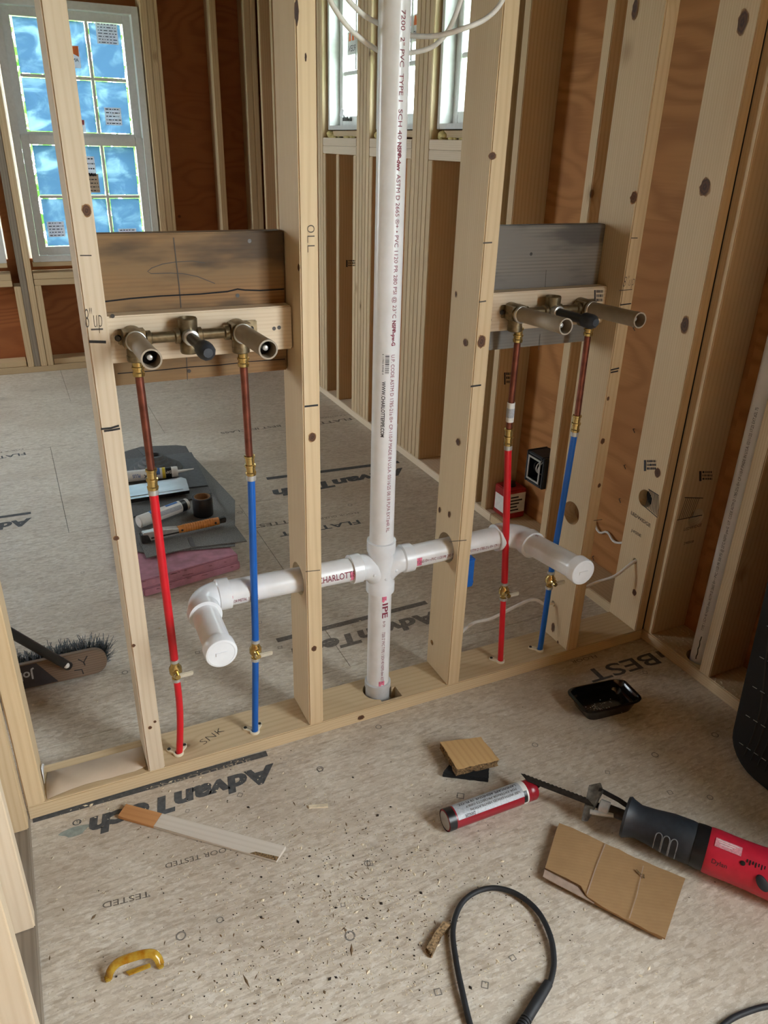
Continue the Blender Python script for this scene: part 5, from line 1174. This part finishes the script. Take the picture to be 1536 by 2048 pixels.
# reciprocating saw
c0, c1 = UZ(1249, 1632, .052), UZ(1398, 1692, .052); d = (c1 - c0).normalized(); side = V((-d.y, d.x, 0)); LL = (c1 - c0).length
rs = thing('reciprocating_saw', 'red and black reciprocating saw with long blade lying on the floor at right', 'power saw', c0.lerp(c1, .5) - V((0, 0, .052)))
k_ = LL / .20
MB().lathe(c0, d, [(0, .030), (0, .044), (.006, .047), (.013, .043), (.03, .0375), (LL * .35, .0395), (LL * .62, .046), (LL * .86, .047), (LL * .93, .0455), (LL * .93, .043)], 36, up=(0, 0, 1), sq=(1.0, .98)).obj('rubber_boot', 'boot', rs)
MB().lathe(c0 + d * LL * .93, d, [(0, .0465), (.012, .0475), (LL * .16, .0475), (LL * .17, .044)], 36, up=(0, 0, 1)).obj('gear_collar', 'black', rs)
for i in range(3):
    t0 = LL * (.50 + i * .10); ang = math.pi / 2 + 0.0
    def f(s, q, t0=t0): r = .0462 if s > -.001 else .046; return c0 + d * (t0 + s) + (V((0, 0, 1)) * math.cos(q) - side * math.sin(q)) * (.0408 + .0075 * min(1, max(0, (t0 + s) / LL - .35) / .27))
    pts = [f(-.007, 1.95), f(-.007, 1.15), f(-.005, .98), f(0, .92), f(.005, .98), f(.007, 1.15), f(.007, 1.95)]
    MB().tube(smooth_path(pts, 3), .0011, 6).obj('grip_outline', 'outline', rs)
# motor body: red shell with flattened sides, flaring to the handle
e0 = c0 + d * LL * 1.08
prof = [(0, .046), (.004, .049), (.02, .0495), (.055, .0485), (.09, .049), (.15, .052), (.2, .05), (.26, .044), (.30, .03)]
body = MB().lathe(e0, d, prof, 36, up=(0, 0, 1), sq=(.98, 1.0)).obj('motor_housing', 'toolred', rs)
f = lambda s, q, r=.0505: e0 + d * s + (V((0, 0, 1)) * math.cos(q) - side * math.sin(q)) * r
m = MB(); m.quadset([[f(.014, .15 + .1 * i, .0501), f(.066, .15 + .1 * i, .0494)] for i in range(5)], False, False); m.obj('rating_plate', 'plate_pink', body, 0, True)
for i in range(3): m = MB(); m.quadset([[f(.018 + i * .003, .20 + .09 * i + .03 * j, .0503), f(.060 - i * .006, .20 + .09 * i + .03 * j, .0497)] for j in range(2)], False, False); m.obj('plate_print', 'white', body, 0, False)
print_on('marker_note', 'Dylan', lambda s, t: f(.016 + s, 1.25 - t / .05, .0503), 'ink_blk', body, length=.03, sy=.014)
for i in range(7):
    m = MB(); s0 = .078 + i * .0055; m.quadset([[f(s0, .55 + .07 * j, .0495), f(s0 + .0024, .55 + .07 * j, .0495)] for j in range(3 + (i % 2))], False, False); m.obj('vent_slot', 'char', body, 0, False)
MB().lathe(f(.072, .78, .0485), (V((0, 0, 1)) * math.cos(.78) - side * math.sin(.78)), [(0, .005), (.0015, .005), (.0018, .003)], 14).obj('case_screw', 'black', body)
MB().lathe(f(.115, 1.25, .0465), (V((0, 0, 1)) * math.cos(1.25) - side * math.sin(1.25)), [(0, .018), (.006, .017), (.008, .012)], 20, sq=(1.0, .6)).obj('trigger_pad', 'boot', body)
hd = MB(); hd.tube(smooth_path([e0 + d * .12 + side * .0 + V((0, 0, .02)), e0 + d * .20 - side * .0, e0 + d * .28 - side * .02, e0 + d * .36 - side * .03], 5), .03, 16); hd.obj('rear_handle', 'toolred', rs)
# clamp, shoe and blade
MB().cyl(c0 - d * .045, c0 + d * .01, .0125, seg=18).obj('drive_shaft', 'dsteel', rs)
MB().lathe(c0 - d * .058, d, [(0, .012), (.002, .017), (.022, .017), (.024, .013)], 18).obj('blade_clamp', 'steel', rs)
sh0 = c0 - d * .072
m = MB(); w_ = V((0, 0, 1))
def sp_(x, y, z): return sh0 + d * x + side * y + w_ * z
m.prism([sp_(-.022, .034, .016), sp_(.0, .040, .030), sp_(.012, .022, .026), sp_(.004, -.02, .0), sp_(-.002, -.038, -.022), sp_(-.014, -.034, -.030), sp_(-.016, -.012, -.008)], d * .004); shoe = m.obj('shoe_plate', 'shoe', rs, .001)
MB().tube([sp_(.004, .026, .022), sp_(.05, .022, .018), sp_(.085, .016, .012)], .0055, 10).obj('shoe_arm', 'black', rs)
MB().tube([sp_(0, -.022, -.006), sp_(.025, -.016, -.004), sp_(.05, -.010, 0)], .006, 10).obj('shoe_spring', 'steel', rs)
tip = UZ(1040, 1551, .052); bd = (tip - sh0); bl = bd.length; bd.normalize(); bs = w_.cross(bd).normalized() * -1
nb = V((0, 0, 1)); wd_ = bd.cross(nb).normalized() 
if wd_.dot(V((ray(1100, 1500)))) < 0: pass
m = MB(); pts = [sh0 + bd * -.02 - wd_ * .010 + nb * -.0, sh0 + bd * (bl - .022) - wd_ * .010 + nb * .0, sh0 + bd * bl + wd_ * .0065]
nt_ = 36; teeth = []
for i in range(nt_ + 1):
    s_1 = bl * (1 - i / nt_) - .004; teeth.append(sh0 + bd * (s_1) + wd_ * (.0095 if i % 2 else .0070))
m.prism(pts + teeth + [sh0 + bd * -.02 + wd_ * .006], nb * .0014); m.obj('blade', 'dsteel', rs, 0, False)

# black quilted soft bag standing near the right wall
m0 = UZ(1483, 1530, .0); mt = thing('soft_bag', 'black ribbed soft bag with dashed white stitching standing at the right edge', 'bag', UZ(1500, 1580))
ed, eu = V((.01, -1, 0)).normalized(), V((.0, .045, 1)).normalized(); en = ed.cross(eu).normalized()
if en.x > 0: en = -en
b0 = V((1.362, -.50, .004)); Wm, Hm, rr_ = .80, .80, .085  # unseen height and width enlarged to keep light off the corner
def mp_(s, t, o_=0): return b0 + ed * s + eu * t + en * o_
lp = []
for cx, cy, a0_ in ((rr_, rr_, math.pi), (Wm - rr_, rr_, 1.5 * math.pi), (Wm - rr_, Hm - rr_, 0), (rr_, Hm - rr_, .5 * math.pi)):
    for i in range(7): a = a0_ + math.pi / 2 * i / 6; lp.append((cx + rr_ * math.cos(a), cy + rr_ * math.sin(a)))
ins = lambda k, o_: [mp_(Wm / 2 + (s - Wm / 2) * k, Hm / 2 + (t - Hm / 2) * k, o_) for s, t in lp]
MB().quadset([ins(.94, -.112), ins(1, -.095), ins(1.0, .0), ins(.97, .006)]).obj('bag_body', 'bagcloth', mt)
mm = MB()
for i in range(35):
    s0 = .05 + i * .02; mm.tube([mp_(s0 + .012 * math.sin(t * 9), .05 + t * (Hm - .1), .0065) for t in [j / 10 for j in range(11)]], .0022, 5)
mm.obj('rib', 'blackmatte', mt)
for j in range(9):
    m = MB(); t0 = .07 + j * .085
    for i in range(34):
        s0 = .03 + i * .022; m.tube([mp_(s0, t0 + .02 * math.sin(s0 * 5), .0092), mp_(s0 + .012, t0 + .02 * math.sin((s0 + .012) * 5), .0092)], .0009, 5)
    m.obj('stitch_line', 'label_grey', mt)

# ------------------------------------------------------------------ SAWDUST, CHIPS AND CRUMBS
def debris(name, n, spots, size, mat, label, flat_=.35, elong=3.0):
    m = MB()
    for i in range(n):
        cx, cy, sx_, sy_ = random.choice(spots); p = UZ(random.gauss(cx, sx_), random.gauss(cy, sy_))
        if not (-.262 < p.x < 1.52 and -1.3 < p.y < -.004): continue
        l = size * random.uniform(.4, 1.5) * (2.2 if random.random() < .06 else 1); e = random.uniform(1, elong); a = random.random() * 6.28
        u = V((math.cos(a), math.sin(a), 0)) * l * math.sqrt(e) * .5; v = V((-math.sin(a), math.cos(a), 0)) * l / math.sqrt(e) * .5; h = V((0, 0, l * flat_ / math.sqrt(e)))
        p.z = .0004; b = [p - u, p - v, p + u, p + v]; t = p + h
        vs = [m.bm.verts.new(q) for q in b]; vt_ = m.bm.verts.new(t)
        for j in range(4): m.bm.faces.new((vs[j], vs[(j + 1) % 4], vt_))
    o = m.obj(name, mat, None, 0, False); tag(o, label, 'debris', kind='stuff')
MAT['crumb'] = simple('dark_crumbs', (46, 38, 32), .9, 0, .3); MAT['brownchip'] = simple('brown_chips', (128, 104, 76), .9, 0, .25)
random.seed(11)
SP = [(760, 1760, 130, 80), (700, 1860, 130, 90), (640, 1700, 120, 70), (880, 1800, 120, 90), (500, 1950, 180, 70)]
debris('sawdust', 3000, SP + [(560, 1800, 320, 160), (900, 1900, 300, 120)], .0028, 'dust', 'pale sawdust and chips scattered over the near floor')
debris('dark_crumbs', 800, SP + [(440, 1650, 250, 120), (800, 1900, 350, 120)], .0025, 'crumb', 'dark crumbs and grit scattered over the near floor', .6, 2.0)
debris('wood_shavings', 230, SP + [(430, 1740, 200, 120)], .0042, 'brownchip', 'brown wood shavings scattered over the near floor', .3, 7.0)
debris('plate_dust', 420, [(330, 1560, 160, 26), (160, 1610, 60, 14), (480, 1520, 80, 20)], .0026, 'dust', 'pale specks of sawdust along the printed band by the plate')
m = MB()
for i in range(500):
    y = random.uniform(-.65, -.05); x = random.uniform(XR + .005, XR + .125)
    if (V((x, y)) - V((1.585, -.185))).length < .05 or abs(y + .25) < .028 or y > -.04: continue
    p = V((x, y, .0384)); l = random.uniform(.001, .004); a = random.random() * 6.28; u = V((math.cos(a), math.sin(a), 0)) * l; v = V((-math.sin(a), math.cos(a), 0)) * l * .4
    vs = [m.bm.verts.new(q) for q in (p - u, p - v, p + u, p + v)]; t = m.bm.verts.new(p + V((0, 0, l * .5)))
    for j in range(4): m.bm.faces.new((vs[j], vs[(j + 1) % 4], t))
o = m.obj('bay_dust', 'dust', None, 0, False); tag(o, 'sawdust heaped on the plate around the vent pipe', 'debris', kind='stuff')
m = MB()
for i in range(420):
    p = UZ(random.uniform(60, 900), random.uniform(1180, 1430))
    if p.y < DP + .01: continue
    p.z = .0004; l = random.uniform(.001, .0045); a = random.random() * 6.28; u = V((math.cos(a), math.sin(a), 0)) * l; v = V((-math.sin(a), math.cos(a), 0)) * l * .4
    vs = [m.bm.verts.new(q) for q in (p - u, p - v, p + u, p + v)]; t = m.bm.verts.new(p + V((0, 0, l * .5)))
    for j in range(4): m.bm.faces.new((vs[j], vs[(j + 1) % 4], t))
o = m.obj('far_dust', 'dust', None, 0, False); tag(o, 'pale sawdust specks on the floor just behind the plate', 'debris', kind='stuff')
